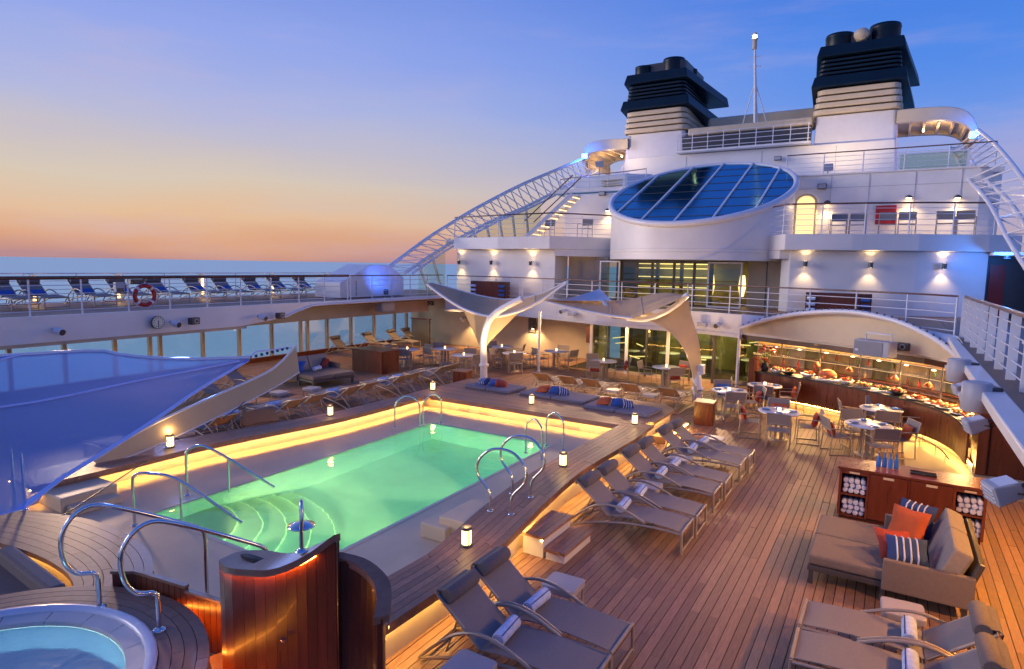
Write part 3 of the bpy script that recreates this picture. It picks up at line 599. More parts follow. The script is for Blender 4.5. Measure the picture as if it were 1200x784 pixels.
# catwalk and duct between the funnels
cw = thing('catwalk', 'caged catwalk with white bars spanning between the two funnels', 'catwalk', (-7.5, 36, 10.8)); O = (-7.5, 36, 10.8)
MB(O).box(-10.95, -4.15, 35.3, 36.2, 10.76, 10.86).build('walkway', WHITE, cw)
MB(O).box(-10.9, -4.2, 36.1, 36.2, 10.86, 11.75).build('dark_grille_panel', DKGREY, cw)
for k in range(9): MB(O).tube([(-10.9+.83*k, 35.35, 10.86), (-10.9+.83*k, 35.35, 11.75)], .025, 5).build('post', WHITE2, cw)
for k in range(4): MB(O).tube([(-10.95, 35.35, 11.0+.25*k), (-4.15, 35.35, 11.0+.25*k)], .018, 5).build('rail_bar', WHITE2, cw)
MB(O).box(-10.5, -4.2, 35.9, 37.6, 11.76, 12.15).build('lower_beam', CREAM, cw, bevel=.08)
MB(O).box(-10.0, -4.2, 38.0, 39.6, 12.2, 13.1).build('duct', CREAM, cw, bevel=.2)
mt = thing('mast', 'slender white mast with guy struts and a lamp on top, between the funnels', 'mast', (-7.05, 36.6, 11.8))
MB().tube([(0, 0, 0), (-.15, 0, 2.6), (-.28, 0, 4.7)], [.1, .075, .055], 8).build('pole', WHITE2, mt)
for dx, dy in ((-.75, 0), (.65, .1), (0, .9)): MB().tube([(dx, dy, .1), (-.15, 0, 2.6)], .03, 5).build('strut', WHITE2, mt)
MB().lathe([(.12, 4.3), (.12, 4.75), (.16, 4.8), (.1, 5.1), (.02, 5.2)], (-.28, 0, 0), 10).build('lamp_housing', CREAM, mt)
MB().lathe([(.02, 4.82), (.11, 4.86), (.11, 4.98), (.02, 5.02)], (-.28, -.1, 0), 8).build('masthead_light', SCONCE, mt)
for z in (3.4, 3.9): MB().tube([(-.5, 0, z), (.15, 0, z)], .02, 4).build('crosstree', WHITE2, mt)
# wings
def wing(label, P, Y0, depth, nm='funnel_wing'):
    w = thing(nm, label, 'wing', (P[0][0], Y0, P[0][1])); O = (P[0][0], Y0, P[0][1])
    pp = smooth_path([(x, Y0, z) for x, z in P], 14)
    def beam(y, hw, hh, n_):
        rows = []
        for p in pp: rows.append([(p.x, y-hw, p.z-hh), (p.x, y-hw, p.z+hh), (p.x, y+hw, p.z+hh), (p.x, y+hw, p.z-hh), (p.x, y-hw, p.z-hh)])
        MB(O).loft(rows, smooth=False).build(n_, CREAM, w, bevel=.05)
    beam(Y0, .22, .3, 'front_beam'); beam(Y0+depth, .22, .3, 'rear_beam')
    MB(O).loft([[(p.x, Y0+.2, p.z-.05), (p.x, Y0+depth-.2, p.z-.05)] for p in pp], .06).build('skin', BEIGE, w)
    for k in range(2, 13, 2):
        p = pp[k]; MB(O).bar((p.x, Y0+.2, p.z-.2), (p.x, Y0+depth-.2, p.z-.2), .1, .25).build('rib', CREAM, w)
    c_ = pp[4]; MB(O).lathe([(.03, -.45), (.05, -.40), (.03, -.35)], (c_.x, Y0+1.8, c_.z), 8).build('fill_bulb', SCONCE, w); lamp('wing_fill', 'POINT', (c_.x-O[0]+(.5 if c_.x > -8 else -.5), 1.2, -.75), 40, (1, .60, .24), w, .25)  # glowing bulb and point lamp added to warm the wing's underside
    return w
w1 = wing('curved cream wing sweeping from the right funnel down to the truss', [(-.5, 11.75), (.6, 11.75), (1.7, 11.65), (2.35, 11.3), (2.72, 10.6)], 36.0, 3.6)
w2 = wing('curved cream wing sweeping from the left funnel down to the truss', [(-14.0, 11.6), (-15.2, 11.65), (-16.2, 11.6), (-16.8, 11.3), (-16.7, 10.5)], 36.0, 3.6)
for i, (x_, y_, z, wg) in enumerate(((2.55, 35.6, 10.55, 'right'), (-16.55, 35.6, 11.0, 'left'))):
    s = thing('floodlight', 'bright blue floodlight at the foot of the %s wing' % wg, 'light', (x_, y_, z)); MB().lathe([(.2, -.1), (.22, .1), (.1, .2)], n=10).build('housing', WHITE2, s)
    MB().cbox((0, -.24, 0), (.34, .04, .3)).build('lens', LEDB, s); lamp('blue_flood', 'POINT', (0, -.6, .1), 110, (.02, .15, 1), s, .15)
# trusses
def truss(label, U, Lw, N_):
    tr = thing('truss_arch', label, 'truss', U[0]); O = U[0]
    u = smooth_path(U, N_); l = smooth_path(Lw, N_)
    off = Vector((.5 if U[0][0] < 0 else -.5, 0, 0))
    for nm, path, r in (('upper_chord', u, .095 if N_ > 20 else .075), ('lower_chord', l, .09 if N_ > 20 else .07), ('inner_chord', [p+off for p in l], .06)): MB(O).tube(path, r, 8).build(nm, WHITE2, tr)
    for i in range(N_-1):
        MB(O).bar(l[i], u[i], .045, .045).build('brace', WHITE2, tr)
        MB(O).bar(u[i], l[i+1]+off, .038, .038).build('brace', WHITE2, tr); MB(O).bar(l[i], l[i]+off, .04, .04).build('brace', WHITE2, tr); MB(O).bar(l[i+1], l[i]+off, .035, .035).build('brace', WHITE2, tr)
    return tr, l
TLu = [(-20.6, 22.06, 3.95), (-20.3, 25.01, 5.63), (-19.7, 25.99, 6.36), (-19.2, 27.93, 7.41), (-18.4, 30.97, 8.87), (-17.4, 33.15, 9.9), (-16.8, 36.26, 11.1)]
TLl = [(-20.6, 23.68, 3.91), (-20.3, 26.42, 5.25), (-19.6, 29.36, 6.66), (-18.9, 31.86, 7.64), (-18.0, 33.29, 8.47), (-17.2, 35.26, 9.51), (-16.9, 37.05, 10.39)]
tr1, ll = truss('blue-lit white lattice truss arching up on the sea side to the left funnel', TLu, TLl, 30)
TRu = [(2.6, 34.52, 10.6), (2.8, 30.05, 9.25), (2.9, 25.86, 7.92), (3.0, 23.38, 7.01), (3.2, 18.5, 5.4), (3.6, 16, 4.0)]
TRl = [(2.6, 42.58, 11.21), (2.6, 31.94, 8.41), (2.7, 25.95, 7.03), (2.8, 23.12, 6.22), (2.9, 20.3, 5.2), (3.3, 18, 4.0)]
tr2, _ = truss('white lattice truss descending from the right funnel beside the terrace', TRu, TRl, 17)
# glazed windscreens under the port truss
ws = thing('windscreen', 'raked glass windscreen with slanting posts under the left truss', 'windscreen', (-20.4, 24, 3)); O = (-20.4, 24, 3)
for i in range(2, 20, 2):
    a = ll[i]; c = ll[min(i+2, 29)]; z0 = UD if a.y < 25.8 else 5.72
    MB(O).bar((a.x, a.y+.9 if a.y < 25.8 else a.y+.4, z0), a, .1, .1).build('post', WHITE2, ws)
    MB(O).add([(a.x, a.y, z0), (c.x, c.y, z0), tuple(c), tuple(a)], [(0, 1, 2, 3)]).build('pane', GLASSG, ws)
ws2 = thing('windscreen', 'glass screen beside the right funnel behind the roof railing', 'windscreen', (.6, 33, 8.4)); O = (.6, 33, 8.4)
MB(O).box(-.2, 2.2, 33, 33.02, 8.5, 9.5).build('pane', GLASSG, ws2)
for x_ in (-.25, 2.25): MB(O).box(x_-.05, x_+.05, 32.97, 33.05, 8.39, 9.55).build('post', WHITE2, ws2)
MB(O).box(-.2, 2.2, 32.97, 33.05, 9.5, 9.56).build('top_rail', WHITE2, ws2)
# blue equipment box at the foot of the port truss
bx = thing('equipment_box', 'big wedge-shaped box glowing blue at the foot of the left truss', 'box', (-21, 21.3, UD)); O = (-21, 21.3, UD)
m = MB(O); F = [(19.3, 2.84), (19.3, 3.5), (21.2, 4.3), (22.4, 4.3), (23.4, 3.7), (23.4, 2.84)]
m.add([(-20.4, y, z) for y, z in F] + [(-22.0, y, z) for y, z in F], [tuple(range(6)), tuple(range(6, 12))[::-1]] + [(i, 6+i, 6+(i+1) % 6, (i+1) % 6) for i in range(6)]); m.build('housing', WHITE, bx, bevel=.03)
MB(O).box(-20.42, -20.39, 20.2, 20.26, 2.9, 3.6).build('seam', GREY, bx)
s = thing('floodlight', 'blue floodlight on the deck between the box and the truss foot', 'light', (-19.9, 21.6, 2.95)); MB().lathe([(.1, 0), (.12, .2), (.05, .26)], n=10).build('housing', DKGREY, s); MB().lathe([(.001, .262), (.05, .262)], n=10).build('lens', LEDB, s)
lamp('blue_flood', 'SPOT', (.3, -.4, .4), 70, (.03, .15, 1), s, .3, 130, (-.6, .3, 1.2))
s = thing('floodlight', 'blue floodlight above the passage at the right edge of the deckhouse', 'light', (3.1, 26.3, 4.9)); MB().lathe([(.1, 0), (.12, .16)], n=10).build('housing', DKGREY, s); MB().lathe([(.001, -.003), (.1, -.003)], n=10).build('lens', LEDB, s)
lamp('blue_flood', 'POINT', (-.1, -.5, -.1), 60, (.05, .25, 1), s, .1)
# dark passage at starboard with a red door
ps = thing('passage', 'dim side passage with a red door at the right edge under the terrace', 'passage', (3.4, 28, UD)); O = (3.4, 28, UD)
MB(O).box(2.75, 5.2, 28.6, 28.7, UD, 5.0).build('end_wall', DKGREY, ps); MB(O).box(2.9, 3.35, 28.5, 28.56, UD, 4.7).build('door', RED, ps); MB(O).box(4.0, 5.2, 27.2, 27.3, UD, 5.0).build('side_panel', BEIGE, ps)
MB(O).box(2.7, 6.5, 26.0, 28.7, 5.0, 5.1).build('ceiling', WHITE, ps)

# ================================================================ POOL
R_IN = [(-5.17, 4.0), (-5.16, 5.6), (-5.14, 6.4), (-5.27, 7.2), (-5.45, 8.2), (-5.6, 9.6), (-5.64, 11), (-5.62, 12.6), (-5.6, 14.42)]
R_OUT = [(-4.45, 3.4), (-4.43, 4.75), (-4.40, 6.2), (-4.44, 7.2), (-4.68, 8.9), (-4.86, 10.65), (-4.83, 12.65), (-4.80, 13.7), (-4.86, 14.42)]
L_IN = [(-12.3, 4.6), (-12.22, 6.1), (-12.2, 7.6), (-12.0, 9.0), (-11.72, 10.56), (-11.62, 12), (-11.62, 14.42)]
L_OUT = [(-13.3, 4.6), (-13.2, 6.1), (-13.0, 8.0), (-12.62, 9.6), (-12.32, 11.1), (-12.24, 12.6), (-12.24, 14.42)]
def wm(name, col_, rough, bump, scale):
    m = bpy.data.materials.new(name); m.use_nodes = True; t = m.node_tree; b = t.nodes['Principled BSDF']
    b.inputs['Base Color'].default_value = tuple(col_) + (1,); b.inputs['Transmission Weight'].default_value = 1; b.inputs['IOR'].default_value = 1.33; b.inputs['Roughness'].default_value = rough
    x = t.nodes.new('ShaderNodeTexCoord'); n = t.nodes.new('ShaderNodeTexNoise'); n.inputs['Scale'].default_value = scale; n.inputs['Detail'].default_value = 3; t.links.new(x.outputs['Object'], n.inputs['Vector'])
    bp = t.nodes.new('ShaderNodeBump'); bp.inputs['Strength'].default_value = bump; bp.inputs['Distance'].default_value = .06; t.links.new(n.outputs[0], bp.inputs['Height']); t.links.new(bp.outputs[0], b.inputs['Normal']); return m
WATER = wm('pool_water_surface', (.80, 1, .90), .06, .22, 2.2); WATERT = wm('tub_water_surface', (.56, .80, .88), .2, .5, 3.2); WATERT.node_tree.nodes['Principled BSDF'].inputs['Transmission Weight'].default_value = .45
BASIN = material('basin_tile', (.66, .73, .62), .45, var=.10, scale=.9)
LEDGE = material('wet_ledge_tile', (.78, .61, .38), .5, var=.08, scale=1.1, spec=.35)
pool = thing('swimming_pool', 'long green-lit swimming pool sunk within the wooden surround', 'pool', (-8.6, 9.3, .1)); O = (-8.6, 9.3, .1)
PX0, PX1, PY0, PY1 = -10.45, -6.78, 5.6, 13.1
m = MB(O); m.box(-12.5, PX0-.012, 3.3, 14.9, -.3, .12); m.build('port_ledge', LEDGE, pool)
m = MB(O); m.box(PX1+.012, -5.0, 4.0, 14.9, -.3, .118); m.build('starboard_ledge', LEDGE, pool)
m = MB(O); m.box(PX0-.011, PX1+.011, PY1+.012, 14.9, -.3, .119); m.build('far_ledge', LEDGE, pool)
m = MB(O); m.box(PX0-.011, PX1+.011, 3.3, PY0-.012, -.3, .119); m.build('beach_ledge', LEDGE, pool)
m = MB(O)
m.add([(PX0, PY0, .118), (PX1, PY0, .118), (PX1, PY1, .118), (PX0, PY1, .118), (PX0, PY0, -1.35), (PX1, PY0, -1.35), (PX1, PY1, -1.35), (PX0, PY1, -1.35)], [(0, 1, 5, 4), (1, 2, 6, 5), (2, 3, 7, 6), (3, 0, 4, 7), (4, 5, 6, 7)])
m.build('basin', BASIN, pool)
STEPL = emitter('step_light_glow', (.55, 1, .34), .7)
for k in range(5):
    r = 2.75 - .38*k; m = MB(O); pts = [(PX0+.002, PY0+.002)] + [(PX0+.002+r*1.15*math.cos(a), PY0+.002+r*math.sin(a)) for a in [PI/2*i/16 for i in range(17)]]
    m.prism(pts, -1.34, -1.12+.15*k); m.build('curved_step', BASIN, pool); MB(O).tube([(p[0]+.012*math.cos(PI/2*i_/16), p[1]+.012*math.sin(PI/2*i_/16), -1.15+.15*k) for i_, p in enumerate(pts[1:])], .010, 5).build('step_light', STEPL, pool)
for pts in ([(PX0, PY0), (PX0, PY1)], [(PX0, PY1), (PX1, PY1)], [(PX1, PY1), (PX1, PY0)], [(PX1, PY0), (PX0, PY0)]):
    m = MB(O); d = (Vector(pts[1])-Vector(pts[0])).normalized(); q = [tuple(Vector(p)) for p in pts]
    m.wall(q, .1185, .128, .07); m.build('overflow_edge', WALLT, pool)
MB(O).add([(PX0, PY0, .095), (PX1, PY0, .095), (PX1, PY1, .095), (PX0, PY1, .095)], [(0, 1, 2, 3)]).build('water', WATER, pool)
PLE = emitter('pool_lamp_lens', (.35, 1, .45), .9)
for y_, cl_, en, sp_, tx, tz in ((7.0, (.24, 1, .54), 210, 165, PX1-2, -.6), (8.2, (.74, 1, .42), 560, 60, -8.9, -1.35), (9.6, (.20, 1, .56), 220, 165, PX1-2, -.6), (10.3, (.70, 1, .42), 600, 56, -8.7, -1.35), (11.6, (.20, 1, .60), 230, 165, PX1-2, -.6), (12.5, (.18, .95, .62), 200, 165, PX1-2, -.6)):
    m = MB(O); m.tube([(PX1-.004, y_, -.55), (PX1-.03, y_, -.55)], .10, 14); m.build('underwater_light', PLE, pool)
    lamp('underwater_lamp', 'SPOT', (PX1-.14-O[0], y_-O[1], -.42-O[2]), en, cl_, pool, .1, sp_, (tx-O[0], y_-O[1], tz-O[2]), 1.0)
for x_, en, sp_, cl_ in ((-7.4, 240, 165, (.45, 1, .50)), (-8.5, 260, 70, (.75, 1, .40))):
    m = MB(O); m.tube([(x_, PY0+.004, -.3), (x_, PY0+.03, -.3)], .1, 14); m.build('underwater_light', PLE, pool); lamp('underwater_lamp', 'SPOT', (x_-O[0], PY0+.15-O[1], -.22-O[2]), en, cl_, pool, .1, sp_, (x_-.8-O[0], PY0+1.6-O[1], -.5-O[2]), 1.0)
# tile steps inside the wall (port near corner and by the starboard ladder)
for nm, P_ in (('entry_step', [(-12.05, 5.2, .8, .9, .26), (-11.6, 5.2, .5, .75, .13)]), ('entry_step', [(-5.55, 7.95, .55, .9, .36), (-5.85, 7.75, .5, .75, .24)])):
    for x_, y_, w, d, h in P_: MB(O).cbox((x_, y_, .12+h/2), (w, d, h)).build(nm, LEDGE, pool, bevel=.02)

def cplanks(A, B, n, parent, L=2.3, z0=.43, z1=.50, mat=TEAKC, step=.35):
    tot = sum((Vector(b)-Vector(a)).length for a, b in zip(A, A[1:])); N_ = max(4, int(tot/step)); a = smooth_path([(p[0], p[1], 0) for p in A], N_+1); b = smooth_path([(p[0], p[1], 0) for p in B], N_+1)
    per = max(2, int(L/step))
    for k in range(n):
        i = 0; first = rnd.randint(1, per)
        while i < N_:
            j = min(N_, i + (first if i == 0 else per))
            if N_ - j < 2: j = N_
            rows = []
            for q in range(i, j+1):
                sh = (.006 if q == i else 0) - (.006 if q == j else 0)
                A_, B_ = a[q], b[q]
                if sh: 
                    o_ = q+1 if q == i else q-1; A_ = A_.lerp(a[o_], .015); B_ = B_.lerp(b[o_], .015)
                W_ = (B_-A_).length; g = .0035/max(W_, .01)
                p = A_.lerp(B_, k/n+g); r = A_.lerp(B_, (k+1)/n-g); rows.append([(p.x, p.y, z0), (p.x, p.y, z1), (r.x, r.y, z1), (r.x, r.y, z0), (p.x, p.y, z0)])
            m = MB(); m.loft(rows, smooth=False); m.add(rows[0][:4], [(0, 1, 2, 3)]); m.add(rows[-1][:4], [(3, 2, 1, 0)]); m.build('plank', mat, parent)
            i = j
def inset(A, B, t): return [tuple(Vector(a).lerp(Vector(b), t)) for a, b in zip(smooth_path([(p[0], p[1], 0) for p in A], 24), smooth_path([(p[0], p[1], 0) for p in B], 24))]
cop = thing('pool_surround', 'raised teak surround of the pool with amber light strips beneath its overhanging edge', 'pool surround', (-8.6, 9.3, 0)); cop.location = (0, 0, 0)
cplanks(R_OUT, R_IN, 7, cop); cplanks(L_OUT, L_IN, 5, cop)
def base(A, B, ta, tb, z1=.428):
    a = inset(A, B, ta); b = inset(A, B, tb); m = MB(); m.prism([p[:2] for p in a] + [p[:2] for p in b[::-1]], 0.0, z1); m.build('tiled_wall', WALLT, cop)
base(R_OUT, R_IN, .15, .85); base(L_OUT, L_IN, .15, .74)
def led(A, B, t, z=.405, mat=LED, r=.011):
    m = MB(); m.tube([(p[0], p[1], z) for p in inset(A, B, t)], r, 5); m.build('light_strip', mat, cop)
led(R_OUT, R_IN, .10, .415); led(L_OUT, L_IN, .90, .415)
def skirt(A, B, t):
    m = MB(); q = inset(A, B, t); m.wall([p[:2] for p in q], .375, .429, .012); m.build('edge_board', TEAKC, cop)
led(L_OUT, L_IN, .09, .415, LEDS); MB().tube([(-12.0, 17.46, .41), (-5.4, 17.46, .41)], .011, 5).build('light_strip', LEDS, cop)
skirt(R_OUT, R_IN, .02); skirt(L_OUT, L_IN, .965); skirt(L_OUT, L_IN, .02); skirt(R_OUT, R_IN, .965)
# far side: platform with daybeds
rows = 25
m_edge = lambda y: -4.86 if y < 14.95 else (-5.1 if y < 15.2 else -4.88)
for k in range(rows):
    y0 = 14.42 + k*.122; x = -12.24; xe = -4.86 if k < 4 else (-4.95-.12*(1 if k in (4, 5) else 0))
    if k > 20: xe -= (k-20)*.1
    while x < xe:
        L = rnd.uniform(1.8, 2.8); x2 = min(x+L, xe)
        if xe - x2 < .4: x2 = xe
        MB().box(x+.003, x2-.003, y0+.0035, y0+.1185, .43, .50+rnd.uniform(-.001, .001)).build('plank', TEAKX, cop); x = x2
MB().prism([(-12.1, 14.60), (-5.05, 14.60), (-5.15, 17.2), (-5.5, 17.35), (-12.1, 17.35)], 0, .428).build('tiled_wall', WALLT, cop)
MB().box(-11.55, -5.65, 14.425, 14.437, .375, .429).build('edge_board', TEAKX, cop); MB().tube([(-11.55, 14.49, .415), (-5.65, 14.49, .415)], .011, 5).build('light_strip', LED, cop)
MB().tube([(-5.02, 14.8, .41), (-5.12, 17.1, .41)], .011, 5).build('light_strip', LED, cop)
MB().box(-12.1, -5.0, 14.42, 14.5, .30, .428).build('edge_board', CAULK, cop) if False else None
for x_ in (-10.6, -9.9, -7.6, -7.1): MB().box(x_, x_+.32, 14.58, 14.599, .18, .34).build('vent_plate', CREAM, cop)
MB().box(-4.95, -4.62, 15.1, 17.0, 0, .17).build('plinth_step', TEAK, cop); MB().tube([(-4.6, 15.1, .13), (-4.6, 17.0, .13)], .011, 5).build('light_strip', LED, cop)
# near end: bench arc round the hot tub
ARC_O = [(-12.3, 4.0), (-11.3, 4.05), (-10.5, 4.36), (-9.69, 4.50), (-8.6, 4.45), (-7.75, 4.14), (-7.35, 3.75)]
ARC_I = [(-12.3, 3.1), (-11.3, 2.95)] + [tuple(p[:2]) for p in [(-10.02, 3.34, 0.5), (-9.35, 3.52, 0.5), (-8.39, 3.42, 0.5), (-7.73, 3.28, 0.5)]] + [(-7.6, 2.95)]
ARC_I = [(-12.4, 2.9), (-11.2, 3.2), (-10.1, 3.42), (-9.3, 3.52), (-8.6, 3.5), (-8.1, 3.38), (-7.8, 3.2)]
cplanks(ARC_O, ARC_I, 8, cop, L=1.6, step=.25)
base(ARC_O, ARC_I, .12, .9)
m = MB(); a = inset(ARC_O, ARC_I, .94); m.tube([(p[0], p[1], .415) for p in a], .011, 5); m.build('light_strip', LEDS, cop)
# sunken bench inside the arc
bn = thing('curved_bench', 'sunken curved teak bench lit from under the surround beside the hot tub', 'bench', (-9, 3, 0)); O = (-9, 3, 0)
for k in range(9): MB(O).cbox((-10.6+.32*k, 2.75, .14), (.31, 1.5, .05)).build('plank', TEAK, bn)
c = thing('seat_cushion', 'long grey-blue bench cushion beside the hot tub', 'cushion', (-9.15, 2.98, .17), math.radians(-4)); MB().box(-.9, .9, -.3, .3, 0, .16).build('cushion_body', CUSH, c, bevel=.04); MB().box(-.9, .9, .25, .45, .1, .34).build('back_roll', SLING_D, c, bevel=.05)

# ================================================================ HOT TUB
tb = thing('hot_tub', 'round hot tub with a white rim, tiled ledge and milky blue water', 'hot tub', (-6.64, 1.72, 0))
MB().lathe([(1.605, .56), (1.61, .61), (1.58, .63), (1.52, .63), (1.50, .60), (1.50, .575)], n=48, caps=False).build('rim', PORC, tb)
TUBT = material('tub_ledge_tile', (.74, .66, .57), .4, var=.1, scale=2)
for k in range(20):
    a0 = 2*PI*k/20+.0025; a1 = 2*PI*(k+1)/20-.0025; rows = [[(r*math.cos(a), r*math.sin(a), z) for r, z in ((1.497, .585), (1.34, .565), (1.34, .5))] for a in [a0+(a1-a0)*i/4 for i in range(5)]]
    MB().loft(rows, smooth=False).build('ledge_tile', TUBT, tb)
MB().lathe([(1.50, .5), (1.34, .49), (1.33, -.3), (.001, -.3)], n=40, caps=False).build('basin', PORC, tb)
MB().lathe([(1.335, .515), (.001, .515)], n=40).build('water', WATERT, tb)
lamp('tub_lamp', 'POINT', (0, .3, .0), 150, (.42, .88, .95), tb, .3); MB().lathe([(.001, -.28), (.1, -.28)], (0, -.4, 0), 12).build('lamp_lens', emitter('tub_lens', (.5, .85, 1), 4), tb)
def circ(r, a0, a1, n=9): return [(-6.64+r*math.cos(math.radians(a0+(a1-a0)*i/(n-1))), 1.72+r*math.sin(math.radians(a0+(a1-a0)*i/(n-1)))) for i in range(n)]
wr = thing('tub_platform', 'curved teak step ring around the hot tub', 'platform', (0, 0, 0))
cplanks(circ(2.06, -20, 160, 15), circ(1.615, -20, 160, 15), 4, wr, L=1.3, z0=.50, z1=.58, step=.2)
m = MB(); m.wall([p for p in circ(2.03, -20, 160, 40)], 0, .50, .03); m.build('riser', MAHOG, wr)
cplanks(circ(2.35, -20, 70, 15), circ(2.08, -20, 70, 15), 2, wr, L=1.3, z0=.16, z1=.22, step=.2)
m = MB(); m.tube([(p[0], p[1], .47) for p in circ(2.04, -20, 90, 20)], .006, 5); m.build('light_strip', LEDC, wr)
# parapet of upright boards between tub and pool
pb = thing('board_parapet', 'low parapet of upright varnished boards between the hot tub and the pool', 'parapet', (0, 0, 0))
PP = [(-7.60, 3.58), (-7.36, 3.74), (-6.25, 3.90), (-5.38, 4.02)]; q = resample([(x, y, 0) for x, y in PP], 26)
for i in range(25):
    a, c = q[i], q[i+1]; d = (c-a); MB().cbox(((a+c)/2+Vector((0, 0, .36))), (d.length-.008, .035, .72 if i < 12 else .62), math.atan2(d.y, d.x)).build('board', MAHOG, pb)
MB().wall([(p.x, p.y-.03) for p in q[:13]], .721, .755, .06).build('top_cap', TEAKC, pb); MB().wall([(p.x, p.y-.03) for p in q[12:]], .671, .70, .06).build('top_cap', TEAKC, pb)
# step rails
def srail(label, p0, u):
    t = thing('grab_rail', label, 'rail', (p0[0], p0[1], .58)); ux, uy = u
    sz = [(0, 0), (0, .34), (-.02, .41), (-.08, .43), (-.18, .46), (-.27, .58), (-.31, .76), (-.29, .95), (-.19, 1.1), (-.05, 1.17), (.12, 1.13), (.5, .93), (1.02, .62), (1.1, .55), (1.13, .45), (1.13, .1), (1.13, -.46)]
    MB().tube(smooth_path([(s*ux, s*uy, z) for s, z in sz], 60), .024, 10).build('tube', STEEL, t); MB().lathe([(.07, 0), (.07, .015), (.03, .03)], n=14).build('base_flange', STEEL, t)
srail('left looping steel grab rail rising from the hot tub step', (-7.2, 3.24), (.20, .98)); srail('right looping steel grab rail nearest the shower column', (-6.25, 3.36), (.30, .95))
def prail(name, label, pts, r=.024, fl=True):
    t = thing(name, label, 'rail', pts[0]); o = Vector(pts[0]); MB().tube(smooth_path([Vector(p)-o for p in pts], 40), r, 8).build('tube', STEEL, t)
    MB().lathe([(.055, 0), (.055, .012), (.025, .025)], n=12).build('base_flange', STEEL, t); return t
for lb, p in (('steel entry handrail on the near side of the curved pool steps', [(-10.19, 5.17, .12), (-10.19, 5.17, .85), (-10.12, 5.2, .98), (-9.9, 5.3, 1.0), (-9.6, 5.6, .85), (-8.9, 6.2, .1)]), ('steel entry handrail running into the pool from its left edge', [(-10.75, 6.4, .12), (-10.75, 6.4, .85), (-10.7, 6.45, .98), (-10.5, 6.7, .97), (-9.75, 7.5, .14)])):
    t = prail('pool_handrail', lb, p); o = Vector(p[0]); k = Vector(p[4]) if 'near' in lb else Vector((-10.3, 6.93, .76)); MB().tube([k-o, Vector((k.x, k.y, .1))-o], .02, 8).build('leg', STEEL, t)
def hoop(label, a, b, h, om=False, z=.12):
    a = Vector((*a, z)); b = Vector((*b, z)); c = (a+b)/2; d = (b-a)/2; L = d.length; e = d/L
    if om: sz = [(-L, 0), (-L, .22), (-L*1.25, .34), (-.40, .55), (-.40, .78), (-.22, .98), (0, 1.03), (.22, .98), (.40, .78), (.40, .55), (L*1.25, .34), (L, .22), (L, 0)]
    else: sz = [(-L, 0), (-L, h-L), (-L*.7, h-.1), (0, h), (L*.7, h-.1), (L, h-L), (L, 0)]
    t = thing('ladder_rail', label, 'rail', a); MB().tube([c-a+e*p.x+Vector((0, 0, p.z)) for p in smooth_path([(s, 0, q) for s, q in sz], 44)], .022, 8).build('tube', STEEL, t)
    for s_ in (-L, L): MB().lathe([(.05, 0), (.05, .012), (.022, .02)], c-a+e*s_, 12).build('base_flange', STEEL, t)
hoop('nearer omega-shaped steel rail standing on the teak surround', (-5.25, 8.08), (-4.9, 8.14), 1, True, .5); hoop('farther omega-shaped steel rail standing on the teak surround', (-5.36, 8.93), (-5.0, 8.95), 1, True, .5)
hoop('arched ladder rail at the far left corner, left one of its pair', (-10.95, 12.2), (-10.45, 12.6), .82); hoop('arched ladder rail at the far left corner, right one of its pair', (-10.45, 12.75), (-10.2, 13.2), .82)
hoop('nearer arched ladder rail on the far right side of the pool', (-6.95, 12.15), (-6.45, 12.0), .85); hoop('farther arched ladder rail on the far right side of the pool', (-6.85, 12.95), (-6.35, 12.85), .85)

# ================================================================ SHOWER COLUMN
sh = thing('shower_column', 'tall curved shower column of varnished slats under a swooping leaf-shaped cap, orange glow below the cap', 'shower', (-4.9, 3.7, 0)); O = (-4.9, 3.7, 0)
FR = smooth_path([(-5.40, 3.50, 1.45), (-5.22, 3.45, 1.45), (-4.98, 3.52, 1.46), (-4.75, 3.62, 1.49), (-4.5, 3.76, 1.62), (-4.28, 3.93, 1.82)], 25)
BK = smooth_path([(-5.40, 3.50, 1.45), (-5.40, 3.72, 1.45), (-5.2, 3.88, 1.45), (-4.9, 3.93, 1.48), (-4.6, 3.96, 1.62), (-4.26, 3.99, 1.82)], 25)
m = MB(O); rows = [[f, f.lerp(b, .33), f.lerp(b, .66), b] for f, b in zip(FR, BK)]; m.loft([[p+Vector((0, 0, .06)) for p in r] for r in rows[::1]], .07, False); m.build('cap', TEAKC, sh, bevel=.01)
MB(O).lathe([(.001, 0), (.22, 0), (.22, .004), (.001, .004)], (-5.10, 3.69, 1.513), 24, ry=.27).build('cap_slot', CAULK, sh)
for i in range(0, 24, 2):
    a, c = FR[i].lerp(BK[i], .22), FR[i+2].lerp(BK[i+2], .22)
    MB(O).wall([a.lerp(c, .015), c.lerp(a, .015)], 0, [a.z-.012, c.z-.012], .03).build('slat', MAHOG, sh)
    a, c = BK[i].lerp(FR[i], .15), BK[i+2].lerp(FR[i+2], .15)
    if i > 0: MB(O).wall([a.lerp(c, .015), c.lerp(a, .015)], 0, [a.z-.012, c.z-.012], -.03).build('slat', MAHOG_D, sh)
MB(O).tube([p.lerp(q_, .15)+Vector((0, 0, -.013)) for p, q_ in list(zip(FR, BK))[1:21]], .006, 5).build('light_strip', LEDC, sh)
MB(O).lathe([(.03, -.012), (.03, .012)], (-4.68, 3.66, .85), 10).build('push_button', STEEL, sh)
MB(O).tube(smooth_path([(-4.62, 3.84, 1.60), (-4.62, 3.84, 1.86), (-4.62, 3.85, 2.02), (-4.66, 3.88, 2.13), (-4.72, 3.93, 2.10), (-4.76, 3.96, 1.98), (-4.76, 3.96, 1.88)], 30), .018, 8).build('shower_pipe', STEEL, sh)
